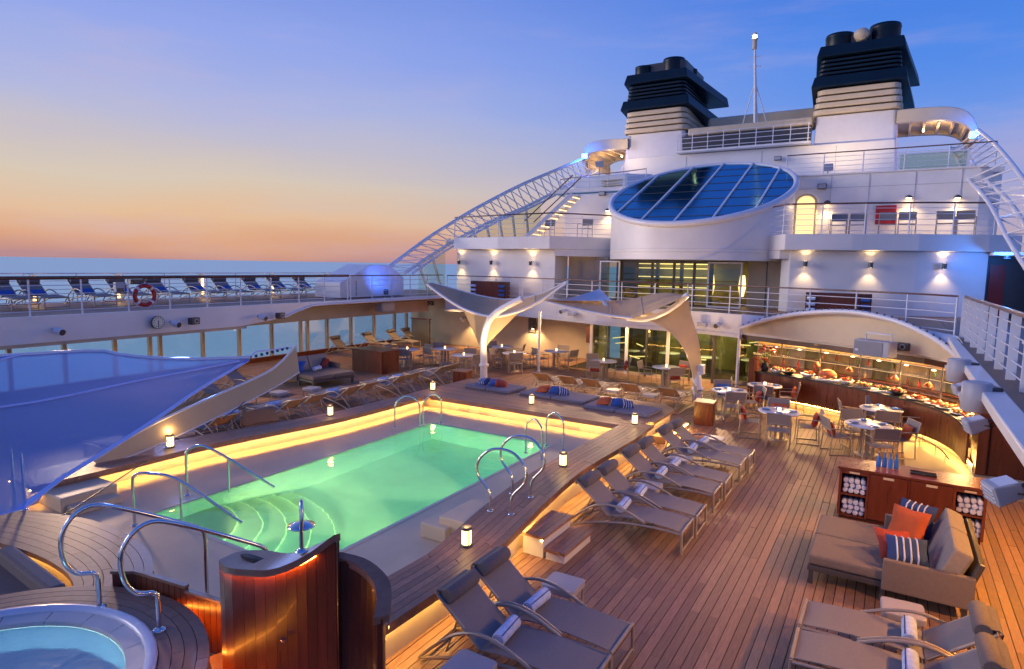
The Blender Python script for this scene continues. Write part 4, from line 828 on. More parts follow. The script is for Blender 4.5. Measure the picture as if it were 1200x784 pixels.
MB(O).lathe([(.001, 1.885), (.05, 1.88), (.13, 1.85), (.13, 1.84), (.001, 1.84)], (-4.76, 3.96, 0), 20).build('shower_head', STEEL, sh); MB(O).lathe([(.06, 0), (.06, .012), (.02, .03)], (-4.62, 3.84, 1.665), 14).build('pipe_flange', STEEL, sh)
W2 = smooth_path([(-4.36, 3.98, 1.66), (-4.16, 4.12, 1.58), (-3.95, 4.17, 1.44), (-3.82, 4.08, 1.32), (-3.76, 3.98, 1.22)], 13)
for i in range(12):
    a, c = W2[i], W2[i+1]; d = c-a; mid = (a+c)/2; top = min(a.z, c.z)-.03
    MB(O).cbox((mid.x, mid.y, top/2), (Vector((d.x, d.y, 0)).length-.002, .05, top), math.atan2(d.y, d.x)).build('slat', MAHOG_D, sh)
MB(O).loft([[p+Vector((-.03, -.05, 0)), p+Vector((.05, .07, 0))] for p in W2], .07, False).build('side_cap', TEAKC, sh)
MB(O).cbox((-4.1, 3.8, .06), (.7, .5, .12)).build('shower_tray', TILE, sh)
# step box outside the surround
sb = thing('step_box', 'two-tread teak step box with lit white sides against the pool surround', 'steps', (-4.4, 8.5, 0)); O = (-4.4, 8.5, 0)
for x0, x1, z in ((-4.62, -4.22, .30), (-4.22, -3.86, .13)):
    MB(O).box(x0+.02, x1-.03, 8.02, 8.95, 0, z).build('white_side', PORC, sb); 
    for k in range(4): MB(O).box(x0+(x1-x0)*k/4+.003, x0+(x1-x0)*(k+1)/4-.003, 7.98, 8.99, z+.001, z+.045).build('plank', TEAKC, sb)
MB(O).tube([(-4.27, 8.0, .27), (-4.27, 8.97, .27)], .009, 5).build('light_strip', LED, sb)

# ================================================================ FURNITURE PROTOTYPES
AMB = material('amber_lit_slat_wood', (.42, .23, .08), .5, var=.15)  # amber strip glow is put into the slats' wood colour
def make_lounger(k=1.0, slats=False):
    t = thing('sun_lounger', 'x', 'sun lounger', (0, 0, 0), 0, 'sling sun loungers')
    bz = lambda z: .37+(z-.37)*k
    for s in (-1, 1):
        y = .33*s; q = MB()
        q.tube(smooth_path([(1.0, y, .33), (.6, y, .345), (.1, y, .31), (-.45, y, .2), (-.85, y, .07), (-1.0, y, .03)], 14), .02, 6)
        q.build('side_rail', FRAME, t)
        MB().tube([(1.0, y, .36), (1.01, y, .02)], .021, 6).build('leg', FRAME, t)
        MB().tube(smooth_path([(-.98, y, .05), (-.8, y, .22), (-.5, y, .46), (-.2, y, .55), (.1, y, .51), (.42, y, .38)], 16), .02, 6).build('arm', FRAME, t)
        MB().tube([(-.22, y*.88, .36), (-.78, y*.88, bz(.97))], .017, 6).build('back_rail', FRAME, t)
    for x, w, z, r in ((1.0, .33, .36, .02), (1.01, .33, .06, .014), (-.97, .33, .05, .016), (-.2, .33, .3, .016), (-.8, .29, bz(.98), .016)): MB().tube([(x, -w, z), (x, w, z)], r, 6).build('cross_bar', FRAME, t)
    MB().tube([(-.55, -.2, bz(.68)), (-.72, -.2, .12), (-.72, .2, .12), (-.55, .2, bz(.68))], .012, 5).build('back_support', FRAME, t)
    ys = (-.30, -.15, 0, .15, .30); sag = (0, .012, .016, .012, 0)
    MB().loft([[(x, y, z-sg) for y, sg in zip(ys, sag)] for x, z in ((-.22, .365), (0, .395), (.25, .41), (.5, .405), (.75, .39), (.95, .37), (1.0, .35))], .012).build('seat_sling', SLING, t)
    if slats:
        for q in range(9): f = .06+.11*q; MB().cbox((-.2-.57*f, 0, bz(.385+.6*f)), (.05, .58, .012), 0, Matrix.Rotation(math.atan2(.6*k, .57), 3, 'Y')).build('back_slat', AMB, t)
    else: MB().loft([[(x, y, bz(z)) for y in ys] for x, z in ((-.20, .375), (-.4, .58), (-.6, .79), (-.77, .98))], .012, nrm=(-.7, 0, -.5)).build('back_sling', SLING, t)
    if slats: return t
    MB().tube([(-.665, yy, bz(.895)+.05) for yy in (-.27, -.25, .25, .27)], [.075, .09, .09, .075], 14).build('headrest', SLING_D, t); pass
    MB().loft([[(x, y, bz(z)) for y in (-.27, 0, .27)] for x, z in ((-.62, .93), (-.70, 1.02), (-.79, 1.03), (-.83, .98), (-.82, .9))], .01).build('headrest_strap', SLING_D, [c_ for c_ in t.children if c_.name.startswith('headrest')][0])
    return t
def make_towel():
    t = thing('rolled_towel', 'x', 'towel', (0, 0, 0), 0, 'rolled pool towels'); q = MB()
    q.tube([(0, -.21, 0), (0, -.2, 0), (0, .2, 0), (0, .21, 0)], [.06, .075, .075, .06], 12); q.build('towel_roll', TOWEL, t)
    sp = [(.07*(1-k/26)*math.cos(k*.75), -.213, .07*(1-k/26)*math.sin(k*.75)) for k in range(22)]; MB().tube(sp, .006, 4).build('rolled_edge', TOWELW, t)
    MB().tube([(.079*math.cos(a), -.21+.42*k/7, .079*math.sin(a)) for k, a in enumerate([.9]*8)], .006, 4).build('stripe', NAVY, t); return t
def make_side():
    t = thing('side_table', 'x', 'side table', (0, 0, 0), 0, 'small lounger side tables'); MB().prism(rrect(0, 0, .45, .42, .05), .33, .42).build('table_top', TOPW, t, bevel=.015)
    for a in (-1, 1):
        for c in (-1, 1): MB().tube([(.19*a, .18*c, 0), (.19*a, .18*c, .33)], .012, 5).build('leg', FRAME, t)
    return t
def make_chair():
    t = thing('dining_chair', 'x', 'chair', (0, 0, 0), 0, 'sling dining chairs')     # faces +x
    for s in (-1, 1):
        y = .27*s; MB().tube([(-.27, y, .015), (.27, y, .015), (.25, y, .63), (-.24, y, .65)], .015, 6).build('side_frame', FRAME, t)
        MB().tube([(-.25, y, .03), (-.22, y, .45), (-.32, y, .88)], .015, 6).build('rear_post', FRAME, t)
    for x, z in ((.22, .42), (-.22, .42), (-.32, .88), (-.27, .62)): MB().tube([(x, -.27, z), (x, .27, z)], .012, 5).build('cross_bar', FRAME, t)
    MB().loft([[(x, y, z) for y in (-.25, 0, .25)] for x, z in ((.24, .42), (.1, .435), (-.1, .43), (-.22, .42))], .012).build('seat_sling', SLING, t)
    MB().loft([[(x, y, z) for y in (-.255, 0, .255)] for x, z in ((-.265, .58), (-.295, .73), (-.325, .885))], .012, nrm=(1, 0, 0)).build('back_sling', SLING, t)
    return t
def make_table():
    t = thing('dining_table', 'x', 'table', (0, 0, 0), 0, 'round dining tables'); MB().lathe([(.02, .715), (.50, .715), (.52, .728), (.52, .74), (.51, .748), (.001, .748)], n=28).build('table_top', PORC, t)
    for k in range(6): a = k*PI/3; MB().bar((.18*math.cos(a), .18*math.sin(a), .02), (.15*math.cos(a), .15*math.sin(a), .715), .07, .025, (math.cos(a), math.sin(a), 0)).build('leg', FRAME, t)
    MB().lathe([(.27, 0), (.27, .02), (.06, .03)], n=18).build('foot', FRAME, t); return t
def pillow_mb(w, h, th, n=8):
    m = MB(); rows = []; 
    for sgn in (1, -1):
        rows = []
        for i in range(n+1):
            u = -1+2*i/n; r = []
            for j in range(n+1):
                v = -1+2*j/n; f = (max(0, (1-u**4)*(1-v**4)))**.5; k = 1-.10*(1-abs(u))*abs(v)**3-.10*(1-abs(v))*abs(u)**3
                r.append((u*w/2*k, v*h/2*k, sgn*th/2*f))
            rows.append(r)
        m.loft(rows if sgn > 0 else [r[::-1] for r in rows])
    return m
def pillow(label, loc, mat, rot=(0, 0, 0), s=(.45, .45, .16), stripe=None):
    o = thing('pillow', label, 'pillow', loc); o.rotation_euler = rot; pillow_mb(*s).build('cover', mat, o)
    if stripe:
        for k in (-.26, -.1, .06, .22):
            for sg in (1, -1):
                pts = []
                for i in range(9):
                    v = -1+2*i/8; u = k*2; f = (max(0, (1-u**4)*(1-v**4)))**.5; pts.append((k*s[0], v*s[1]/2*.97, sg*(s[2]/2*f+.002)))
                MB().tube(pts, .011, 4).build('stripe', stripe, o)
    return o
def make_lantern():
    t = thing('lantern', 'x', 'lantern', (0, 0, 0), 0, 'lit lanterns on the pool surround')
    MB().lathe([(.085, 0), (.085, .02), (.06, .025)], n=16).build('base', DKGREY, t); MB().lathe([(.066, .03), (.07, .04), (.07, .23), (.066, .24)], n=16).build('glass_sleeve', LANT, t)
    MB().lathe([(.075, .24), (.08, .25), (.075, .275), (.02, .28)], n=16).build('cap', DKGREY, t)
    for k in range(4): a = PI/4+k*PI/2; MB().tube([(.076*math.cos(a), .076*math.sin(a), .02), (.076*math.cos(a), .076*math.sin(a), .25)], .005, 4).build('rod', DKGREY, t)
    return t
def make_spot():
    t = thing('floodlight', 'x', 'floodlight', (0, 0, 0), 0, 'silver floodlights on the ledge')  # points -x and down
    m = MB(); m.add([(-.26, -.2, -.16), (-.26, .2, -.16), (-.26, .2, .14), (-.26, -.2, .14), (.10, -.15, -.10), (.10, .15, -.10), (.10, .15, .10), (.10, -.15, .10)], [(0, 1, 2, 3), (7, 6, 5, 4), (0, 4, 5, 1), (1, 5, 6, 2), (2, 6, 7, 3), (3, 7, 4, 0)])
    m.build('housing', GREY, t, bevel=.02); MB().box(-.275, -.262, -.17, .17, -.13, .11).build('lens', PORC, t); MB().box(-.22, .06, -.16, .16, .11, .13).build('top_plate', PORC, t)
    for k in range(4): MB().box(-.295, -.276, -.16, .16, -.11+.055*k, -.098+.055*k).build('fin', GREY, t)
    MB().tube([(.1, .1, -.05), (.2, .14, -.16), (.3, .1, -.1), (.36, .1, .08)], .012, 5).build('cable', BLACK, t)
    MB().tube([(0, -.2, 0), (.1, -.24, -.05), (.1, .24, -.05), (0, .2, 0)], .015, 5).build('bracket', DKGREY, t); MB().tube([(.12, 0, 0), (.22, 0, .02), (.34, .1, .12)], .03, 6).build('arm', DKGREY, t)
    return t
LG, LGF, TW, SD, CH, TBL, LN, SPT = make_lounger(.74), make_lounger(.62, True), make_towel(), make_side(), make_chair(), make_table(), make_lantern(), make_spot()
index_kids(); USED = set()
def put(src, loc, rz, label, group=None, skip=()):
    if src.name not in USED and not skip:
        USED.add(src.name); src.location = loc; src.rotation_euler = (0, 0, rz); src['label'] = label
        if group: src['group'] = group
        return src
    return copy_tree(src, loc, rz, label, group, skip=skip)
# ---- loungers beside the pool (heads to the pool)
dy = [(-3.25, 5.46, 'nearest sun lounger at the bottom of the picture, beside the cut-off side table'), (-3.27, 6.17, 'second sun lounger from the bottom, between two small side tables'),
      (-3.52, 9.58, 'nearest of six taupe sun loungers beyond the step box'), (-3.5, 10.32, 'second of six taupe sun loungers beyond the step box'), (-3.52, 11.55, 'third of six taupe sun loungers beyond the step box'),
      (-3.48, 12.26, 'fourth of six taupe sun loungers beyond the step box'), (-3.47, 13.55, 'fifth of six taupe sun loungers beyond the step box'), (-3.42, 14.22, 'farthest of six taupe sun loungers beyond the step box')]
tl = ['towel on the nearest pool lounger', 'towel on the second lounger from the bottom', 'towel on the first lounger past the step box', 'towel on the second lounger past the step box', 'towel on the third lounger past the step box', 'towel on the fourth lounger past the step box', 'towel on the fifth lounger past the step box', 'towel on the last lounger past the step box']
for i, (x, y, lb) in enumerate(dy):
    put(LG, (x, y, 0), rnd.uniform(-.02, .02), lb, 'loungers along the right side of the pool')
    put(TW, (x-.06, y, .478), rnd.uniform(-.1, .1), 'blue and white rolled ' + tl[i], 'rolled blue towels on the right-hand loungers')
# ---- loungers bottom right (heads to starboard)
for y, a in ((7.86, 'upper'), (7.14, 'lower')):
    put(LG, (.35, y, 0), PI+rnd.uniform(-.02, .02), '%s of the two taupe sun loungers at the bottom right corner' % a, 'pair of loungers at the bottom right')
    put(TW, (.41, y, .478), PI, 'white-blue rolled towel on the %s lounger of the bottom right pair' % a, 'towels on the bottom right pair')
for x, y, lb in ((-3.32, 6.83, 'pale side table behind the second pool lounger from the bottom'), (-3.36, 4.82, 'pale side table cut by the bottom edge beside the nearest lounger'), (.36, 8.5, 'pale side table between the sofa and the bottom right loungers'),
        (-3.62, 10.92, 'small side table between the second and third loungers past the step box'), (-3.62, 12.9, 'small side table between the fourth and fifth loungers past the step box'), (-3.4, 14.92, 'small side table beyond the farthest of the six loungers')):
    put(SD, (x, y, 0), rnd.uniform(-.08, .08), lb)
# ---- loungers along the port side of the pool and beyond it
for i, y in enumerate((7.0, 9.0, 9.75, 11.1, 11.85, 13.3, 14.05, 15.6, 16.35, 17.9, 18.6)):
    lb = ('beneath the blue sail', 'first', 'second', 'third', 'fourth', 'fifth', 'sixth', 'seventh', 'eighth', 'ninth', 'tenth')[i]
    put(LGF, (-14.0-.04*i, y, 0), PI+rnd.uniform(-.03, .03), 'sun lounger across the pool %s' % (lb if i == 0 else 'with amber-lit back, %s in the row counted from the sail' % lb), 'loungers along the left side of the pool')
    if i in (1, 2, 3, 5, 7, 8): put(TW, (-14.25-.04*i, y, .478), PI, 'rolled towel on the %s lounger of the row across the pool' % lb, 'towels on the row across the pool')
for i, x in enumerate((-10.15, -9.2, -8.3, -6.95, -5.72)):
    put(LGF, (x, 19.35, 0), PI/2+rnd.uniform(-.05, .05), 'sun lounger seen from behind past the daybeds, %s from the left' % ('first', 'second', 'third', 'fourth', 'fifth')[i], 'loungers seen from behind past the daybeds')
for x, k in ((-7.6, 'third and fourth'), (-6.35, 'fourth and fifth')): put(SD, (x, 19.0, 0), 0, 'small table between the %s loungers past the daybeds' % k)
for i, px in enumerate([(-22.3, 21.1, 0.11), (-22.3, 23.22, -0.08), (-22.3, 25.01, -0.09), (-22.3, 26.18, -0.12), (-22.3, 28.04, -0.11)]):
    put(LG, (-22.0, px[1], 0), rnd.uniform(-.05, .05), 'orange-lit lounger against the sea windows, %s from the left' % ('first', 'second', 'third', 'fourth', 'fifth')[i], 'loungers against the sea windows')
for i, px in enumerate([(-23.3, 8.18, 3.37), (-23.3, 9.0, 3.35), (-23.3, 10.41, 3.31), (-23.3, 11.6, 3.28), (-23.3, 12.9, 3.25), (-23.3, 14.38, 3.21), (-23.3, 15.54, 3.18), (-23.3, 16.92, 3.15), (-23.3, 18.2, 3.12), (-23.3, 19.6, 3.08)]):
    put(LG, (-22.8, px[1]+.1, UD), rnd.uniform(-.04, .04), 'dark sun lounger with blue towel on the upper side deck, %s from the left' % ('first', 'second', 'third', 'fourth', 'fifth', 'sixth', 'seventh', 'eighth', 'ninth', 'tenth')[i], 'loungers on the upper side deck')
    o = thing('folded_towel', 'royal blue towel across the %s upper-deck lounger from the left' % ('first', 'second', 'third', 'fourth', 'fifth', 'sixth', 'seventh', 'eighth', 'ninth', 'tenth')[i], 'towel', (-23.03, px[1]+.1, UD+.41), 0, 'blue towels on the upper-deck loungers')
    MB().loft([[(x, y, z) for y in (-.22, 0, .22)] for x, z in ((.12, 0), (.05, .02), (-.03, .05), (-.09, .11))], .05, nrm=(-.2, 0, .6)).build('towel_cloth', BLUEF, o)
for i, px in enumerate([(-17.44, 11.54, 0.3), (-17.91, 12.9, 0.3)]): put(LG, (px[0], px[1], 0), .35, 'taupe sun lounger glimpsed between the blue sail and the canvas fin, %s of two' % ('left', 'right')[i], 'loungers behind the canvas fin')
# ---- lanterns
for (x, y), lb in zip(((-4.84, 6.85), (-5.3, 10.75), (-5.3, 14.72), (-8.54, 15.2), (-12.0, 15.1), (-12.05, 11.0), (-12.65, 7.2)), ('nearest, on the surround by the step box', 'on the right surround between the rails and the corner', 'at the far right corner of the surround', 'in the middle of the far surround before the daybeds', 'at the far left corner of the surround', 'on the left surround before the amber-lit loungers', 'on the left surround by the canvas fin')):
    o = put(LN, (x, y, .50), rnd.uniform(0, 1), 'glowing cylindrical lantern ' + lb); 
    lamp('lantern_glow', 'POINT', (0, 0, .36), 5, (1, .58, .2), o, .06)
# ================================================================ SOFA, CABINETS
def sofa(label, loc, rz, grp):
    t = thing('chaise_sofa', label, 'sofa', loc, rz, grp)     # back at +x
    MB().box(-.92, .95, -.88, .88, .2, .28).build('base_frame', DKGREY, t, bevel=.01)
    for s in (-1, 1): MB().box(-.92, .5, .44*s-.43, .44*s+.43, .285, .43).build('seat_cushion', CUSH, t, bevel=.035)
    for s in (-1, 1):
        MB().cbox((.74, .42*s, .62), (.24, .83, .58), 0, Matrix.Rotation(.38, 3, 'Y')).build('back_cushion', CUSHL, t, bevel=.04)
        MB().box(-.02, .98, .9*s-.045 , .9*s+.045, .2, .62).build('arm', CUSH, t, bevel=.02)
        for x in (-.87, .0, .9): MB().box(x-.03, x+.03, .82*s-.03, .82*s+.03, 0, .2).build('leg', DKGREY, t)
    MB().cbox((.94, 0, .5), (.07, 1.76, .62), 0, Matrix.Rotation(.3, 3, 'Y')).build('back_frame', DKGREY, t, bevel=.015)
    return t
S1 = sofa('grey-brown double chaise sofa with orange and navy pillows before the towel cabinet', (.15, 10.28, 0), 0, 'double chaise sofas')
index_kids(); S2 = copy_tree(S1, (-17.75, 15.7, 0), PI-.12, 'dark double chaise sofa with blue pillows by the sea windows')
pillow('rust orange square pillow leaning on the sofa arm', (.42, 10.72, .66), ORANGE, (1.15, 0, -.45), (.52, .52, .18))
pillow('navy and white striped pillow behind the orange one', (.52, 10.98, .70), NAVY, (1.2, 0, -.45), (.52, .5, .16), TOWELW)
pillow('brick red pillow at the near end of the sofa', (.26, 9.95, .62), REDF, (.75, .1, .45), (.48, .46, .15))
pillow('navy striped pillow lying against the near sofa arm', (.40, 9.72, .66), NAVY, (.75, 0, .15), (.50, .40, .16), TOWELW)
o = put(TW, (.32, 10.12, .515), PI/2-.1, 'white rolled towel standing between the pillows of the nearer sofa')
pillow('royal blue pillow on the far dark sofa', (-18.35, 15.25, .58), BLUEF, (.9, 0, .4), (.5, .5, .18)); pillow('brick red pillow on the far dark sofa', (-18.2, 16.35, .6), REDF, (.9, 0, -.4), (.45, .45, .18))
put(TW, (-17.9, 15.75, .51), .3, 'bright blue rolled towel on the far dark sofa')
put(SD, (-15.6, 13.5, 0), .2, 'low stool nearer of two before the far dark sofa'); put(SD, (-15.9, 12.5, 0), .1, 'low stool by the canvas fin'); 
cb = thing('towel_cabinet', 'long mahogany towel cabinet with open end shelves of rolled towels', 'cabinet', (.45, 12.65, 0)); X0, X1, Y0, Y1 = -1.05, 1.07, -.32, .32
for x in (X0, -.62, -.02, .62, X1-.04): MB().box(x, x+.04, Y0, Y1, .06, .90).build('upright', MAHOG, cb)
MB().box(X0+.041, X1-.041, Y1-.03, Y1-.005, .06, .9).build('back_panel', MAHOG_D, cb); MB().box(X0+.03, X1-.03, Y0+.03, Y1-.03, 0, .06).build('plinth', MAHOG_D, cb)
for k in range(7): MB().box(X0-.03, X1+.03, Y0-.03+.1*k+.001, Y0-.03+.1*(k+1)-.001, .901, .945).build('top_plank', MAHOG, cb)
for a, c in ((-.577, -.023), (.023, .617)):
    d = MB().box(a, c, Y0-.012, Y0+.02, .08, .885).build('door', MAHOG, cb, bevel=.004); MB().box((a+c)/2-.08, (a+c)/2+.08, Y0-.02, Y0-.012, .83, .87).build('label_plate', CREAM, d); MB().box((a+c)/2+.2, (a+c)/2+.22, Y0-.03, Y0-.012, .45, .55).build('handle', STEEL, d)
for a, c in ((X0+.045, -.625), (.665, X1-.045)):
    MB().box(a, c, Y0, Y1-.03, .44, .47).build('shelf', MAHOG, cb); MB().box(a, c, Y0, Y1-.03, .06, .08).build('shelf', MAHOG, cb); MB().box((a+c)/2-.08, (a+c)/2+.08, Y0-.008, Y0, .845, .875).build('label_plate', CREAM, cb); MB().box(a, c, Y0, Y0+.02, .83, .9).build('top_rail', MAHOG, cb)
q = MB().tube([(0, -.2, 0), (0, -.19, 0), (0, .19, 0), (0, .2, 0)], [.035, .045, .045, .035], 8); MB_R = q.build('rolled_towel', TOWELW); first = True
for ci, (a, z0, w) in enumerate(((-1.0, .081, 'lower left'), (-1.0, .471, 'upper left'), (.67, .081, 'lower right'), (.67, .471, 'upper right'))):
    for r in range(3):
        for k in range(4):
            if ci == 2 and r == 2 and k < 2: continue
            o = MB_R if first else MB_R.copy()
            if not first: col.objects.link(o)
            first = False; o.location = (.45+a+.05+.092*k+(.02 if r % 2 else 0)+rnd.uniform(-.005, .005), 12.65-.08+rnd.uniform(-.02, .02), z0+.046+.088*r)
            tag(o, 'small rolled white towel stacked in the %s shelf of the mahogany cabinet' % w, 'towel', 'rolled towels in the cabinet')
BB = glass_mat('blue_bottle_glass', (.03, .16, .55), .08)
for k in range(4):
    o = thing('water_bottle', 'blue glass bottle on the towel cabinet, %s of four' % ('first', 'second', 'third', 'last')[k], 'bottle', (-.02+.09*k, 12.7+.03*(k % 2), .946)); MB().lathe([(.036, 0), (.036, .14), (.013, .19), (.013, .25)], n=12).build('bottle_body', material('blue_bottle', (.02, .15, .6), .15) if k == 0 else bpy.data.materials['blue_bottle'], o); MB().lathe([(.016, .25), (.016, .27)], n=8).build('cap', STEEL, o)
o = thing('tray', 'black tray on the towel cabinet beside the bottles', 'tray', (.65, 12.62, .946)); MB().box(-.19, .19, -.09, .09, 0, .012).build('tray_base', BLACK, o); 
for s in (-1, 1): MB().box(-.19, .19, .085*s-.005, .085*s+.005, .012, .03).build('tray_edge', BLACK, o)
bx = thing('bar_cabinet', 'dark wooden box cabinet behind the far sofa near the sea windows', 'cabinet', (-17.9, 18.7, 0)); 
for k in range(9): MB().box(-.8+.18*k, -.8+.18*k+.177, -.42, -.39, 0, .86).build('panel', MAHOG, bx)
MB().box(-.8, .82, -.389, .55, 0, .86).build('carcass', MAHOG_D, bx); MB().box(-.85, .87, -.46, .6, .861, .91).build('top', MAHOG, bx, bevel=.01)
for k in range(5): MB().box(.821, .85, -.38+.186*k, -.38+.186*k+.183, 0, .86).build('panel', MAHOG, bx)
db = thing('dark_screen', 'dark screen panel standing near the corner of the sea windows', 'screen', (-21.4, 25.9, 0)); MB().box(-.6, .6, -.06, .06, 0, 1.45).build('panel', DKGREY, db); MB().box(-.65, .65, -.08, .08, 1.451, 1.5).build('top_rail', MAHOG, db)
# daybed mats
for i, (x, y, w) in enumerate(((-10.6, 16.5, 1.7), (-8.35, 16.55, 2.2), (-6.15, 16.05, 1.9))):
    o = thing('daybed_mat', 'flat blue-grey daybed mat on the far platform, %s of three' % ('left', 'middle', 'right')[i], 'mat', (x, y, .50), -.06, 'daybed mats on the far platform')
    MB().box(-w/2, 0, -.52, .52, 0, .09).build('mat_half', material('blue_grey_mat', (.16, .16, .23), .85, bump=.2, bscale=200) if i == 0 else bpy.data.materials['blue_grey_mat'], o, bevel=.025); MB().box(.012, w/2, -.52, .52, 0, .09).build('mat_half', bpy.data.materials['blue_grey_mat'], o, bevel=.025)
    for k, (dx, mt_) in enumerate(((-.55, ORANGE), (-.15, BLUEF), (.12, NAVY))):
        if i == 0: dx += .1; mt_ = (NAVY, BLUEF, REDF)[k]
        pillow('%s pillow lying on the %s daybed mat' % ({'rust_orange_fabric': 'orange', 'royal_blue_fabric': 'blue', 'navy_fabric': 'striped navy', 'brick_red_fabric': 'red'}[mt_.name], ('left', 'middle', 'right')[i]), (x+dx, y+.1*(k % 2), .66), mt_, (.35, .2*k-.2, .3*k), (.42, .36, .16), TOWELW if mt_ is NAVY else None)
# ================================================================ DINING
TP = [(-2.33, 17.3, 'front left white table by the buffet, four chairs around it'), (-4.05, 19.4, 'white table beside the wooden planter at the curved mast'), (-3.3, 21.0, 'white table closest to the flowers end of the buffet'), (-.29, 17.1, 'front right white table near the towel cabinet'), (-.07, 19.3, 'white table nearest the middle of the buffet counter')]
CHR = {0: [(200, 'seen from behind'), (-70+180, 'far side'), (-12, 'right side'), (262, 'near side')]}
names = ('front left', 'planter', 'flower-end', 'front right', 'mid-buffet')
CUSHC = {(0, 2): REDF, (0, 3): REDF, (0, 1): ORANGE, (3, 2): ORANGE, (3, 3): REDF, (1, 1): BLUEF, (4, 2): NAVY, (4, 0): NAVY, (2, 2): ORANGE, (1, 2): REDF, (2, 0): BLUEF}
PLATE = MB().lathe([(.001, .006), (.07, .004), (.115, .016), (.12, .018), (.07, .0), (.001, .0)], n=16)
NAPM = material('sky_blue_napkin', (.12, .26, .62), .9, var=.1)
PL_ = PLATE.build('plate', PORC); NP_ = MB().box(-.09, .09, -.06, .06, 0, .012).box(-.07, .09, -.05, .05, .0125, .022).build('napkin', NAPM)
for i, (x, y, lb) in enumerate(TP):
    put(TBL, (x, y, 0), .2*i, lb, 'dining tables before the buffet')
    for k in range(4):
        a = math.radians(-75+90*k+(8 if i % 2 else -6)); r = .70
        wd = ('near', 'right', 'far', 'left')[k]
        put(CH, (x+r*math.cos(a), y+r*math.sin(a), 0), a+PI+rnd.uniform(-.12, .12), 'sling chair on the %s side of the %s table' % (wd, names[i]), 'chairs around the buffet tables')
        kk = {0: 0, 1: 2, 2: 1, 3: 3}[k]
        if (i, kk) in CUSHC:
            mt_ = CUSHC[(i, kk)]; pillow('%s cushion on the %s chair of the %s table' % ({'rust_orange_fabric': 'orange', 'royal_blue_fabric': 'blue', 'navy_fabric': 'navy', 'brick_red_fabric': 'brick red'}[mt_.name], wd, names[i]), (x+(r+.16)*math.cos(a), y+(r+.16)*math.sin(a), .60), mt_, (0, 1.35, a+PI), (.36, .4, .13))
        px_, py_ = x+.33*math.cos(a), y+.33*math.sin(a)
        p = PL_.copy(); col.objects.link(p); p.location = (px_, py_, .749); tag(p, 'white plate on the %s side of the %s table' % (wd, names[i]), 'plate', 'plates on the buffet tables')
        p = NP_.copy(); col.objects.link(p); p.location = (px_, py_, .768); p.rotation_euler = (0, 0, a+.2); tag(p, 'folded sky-blue napkin on the %s plate of the %s table' % (wd, names[i]), 'napkin', 'napkins on the buffet tables')
    o = thing('candle', 'small glowing candle glass on the %s table' % names[i], 'candle', (x, y, .749), 0, 'candles on the buffet tables'); MB().lathe([(.035, 0), (.045, .08), (.04, .08), (.03, .02)], n=10).build('glass_cup', CANDLE, o)
for o in (PL_, NP_): bpy.data.objects.remove(o)
# shaded tables at the back left and by the glass lounge
BT = [(-16.5, 21.6, 'first'), (-17.6, 20.4, 'second'), (-14.7, 20.5, 'third'), (-14.9, 23.7, 'fourth'), (-13.4, 22.3, 'fifth'), (-12.3, 24.0, 'sixth'), (-9.5, 22.6, 'left glass-lounge'), (-7.0, 22.6, 'right glass-lounge')]
CD = {'first': 'bright round table under the left canopy by the windows', 'second': 'round table farthest left behind the dark box cabinet', 'third': 'round table beside the left canopy mast', 'fourth': 'round table at the back wall under the first wall lamp', 'fifth': 'round table right of the left canopy mast', 'sixth': 'round table beside the thin white pole', 'left glass-lounge': 'left round table before the curved glass lounge', 'right glass-lounge': 'right round table before the curved glass lounge'}
for i, (x, y, nm) in enumerate(BT):
    put(TBL, (x, y, 0), .3*i, CD[nm], 'shaded tables at the back')
    for k in range(3):
        a = math.radians(30+115*k+40*i); 
        put(CH, (x+.72*math.cos(a), y+.72*math.sin(a), 0), a+PI, 'sling chair %s, %s' % (('to the right of', 'to the left of', 'in front of')[k] if False else ('first clockwise at', 'second clockwise at', 'third clockwise at')[k], CD[nm].split(' ', 0)[0]), 'chairs around the shaded tables')
        if nm.endswith('lounge') and k < 2: pillow('red cushion on the %s chair at the %s table' % (('first', 'second')[k], nm), (x+.86*math.cos(a), y+.86*math.sin(a), .6), REDF, (0, 1.35, a+PI), (.36, .4, .13))
    o = thing('candle', 'small candle on the ' + CD[nm], 'candle', (x, y, .749), 0, 'candles on the shaded tables'); MB().lathe([(.03, 0), (.035, .09)], n=8).build('glass_cup', CANDLE, o)
# terrace chairs
for i, px in enumerate([(-2.0, 27.3, 6.19), (-1.37, 27.3, 6.18), (-0.4, 27.3, 6.16), (0.22, 27.3, 6.15), (1.38, 27.3, 6.13), (1.97, 27.3, 6.12)]):
    put(CH, (px[0], 27.3, 5.71), -PI/2, 'pale terrace armchair behind the railing, %s from the left' % ('first', 'second', 'third', 'fourth', 'fifth', 'sixth')[i], 'armchairs on the right terrace')
for i, x in enumerate((-14.6, -12.6)): put(CH, (x, 27.2, 5.73), -PI/2, 'terrace armchair %s' % ('below the lit staircase', 'beside the drum on the left terrace'), 'armchairs on the left terrace') if False else put(CH, (x, 27.2, 5.73), -PI/2, ('terrace armchair below the lit staircase', 'terrace armchair beside the drum on the left terrace')[i], 'armchairs on the left terrace')

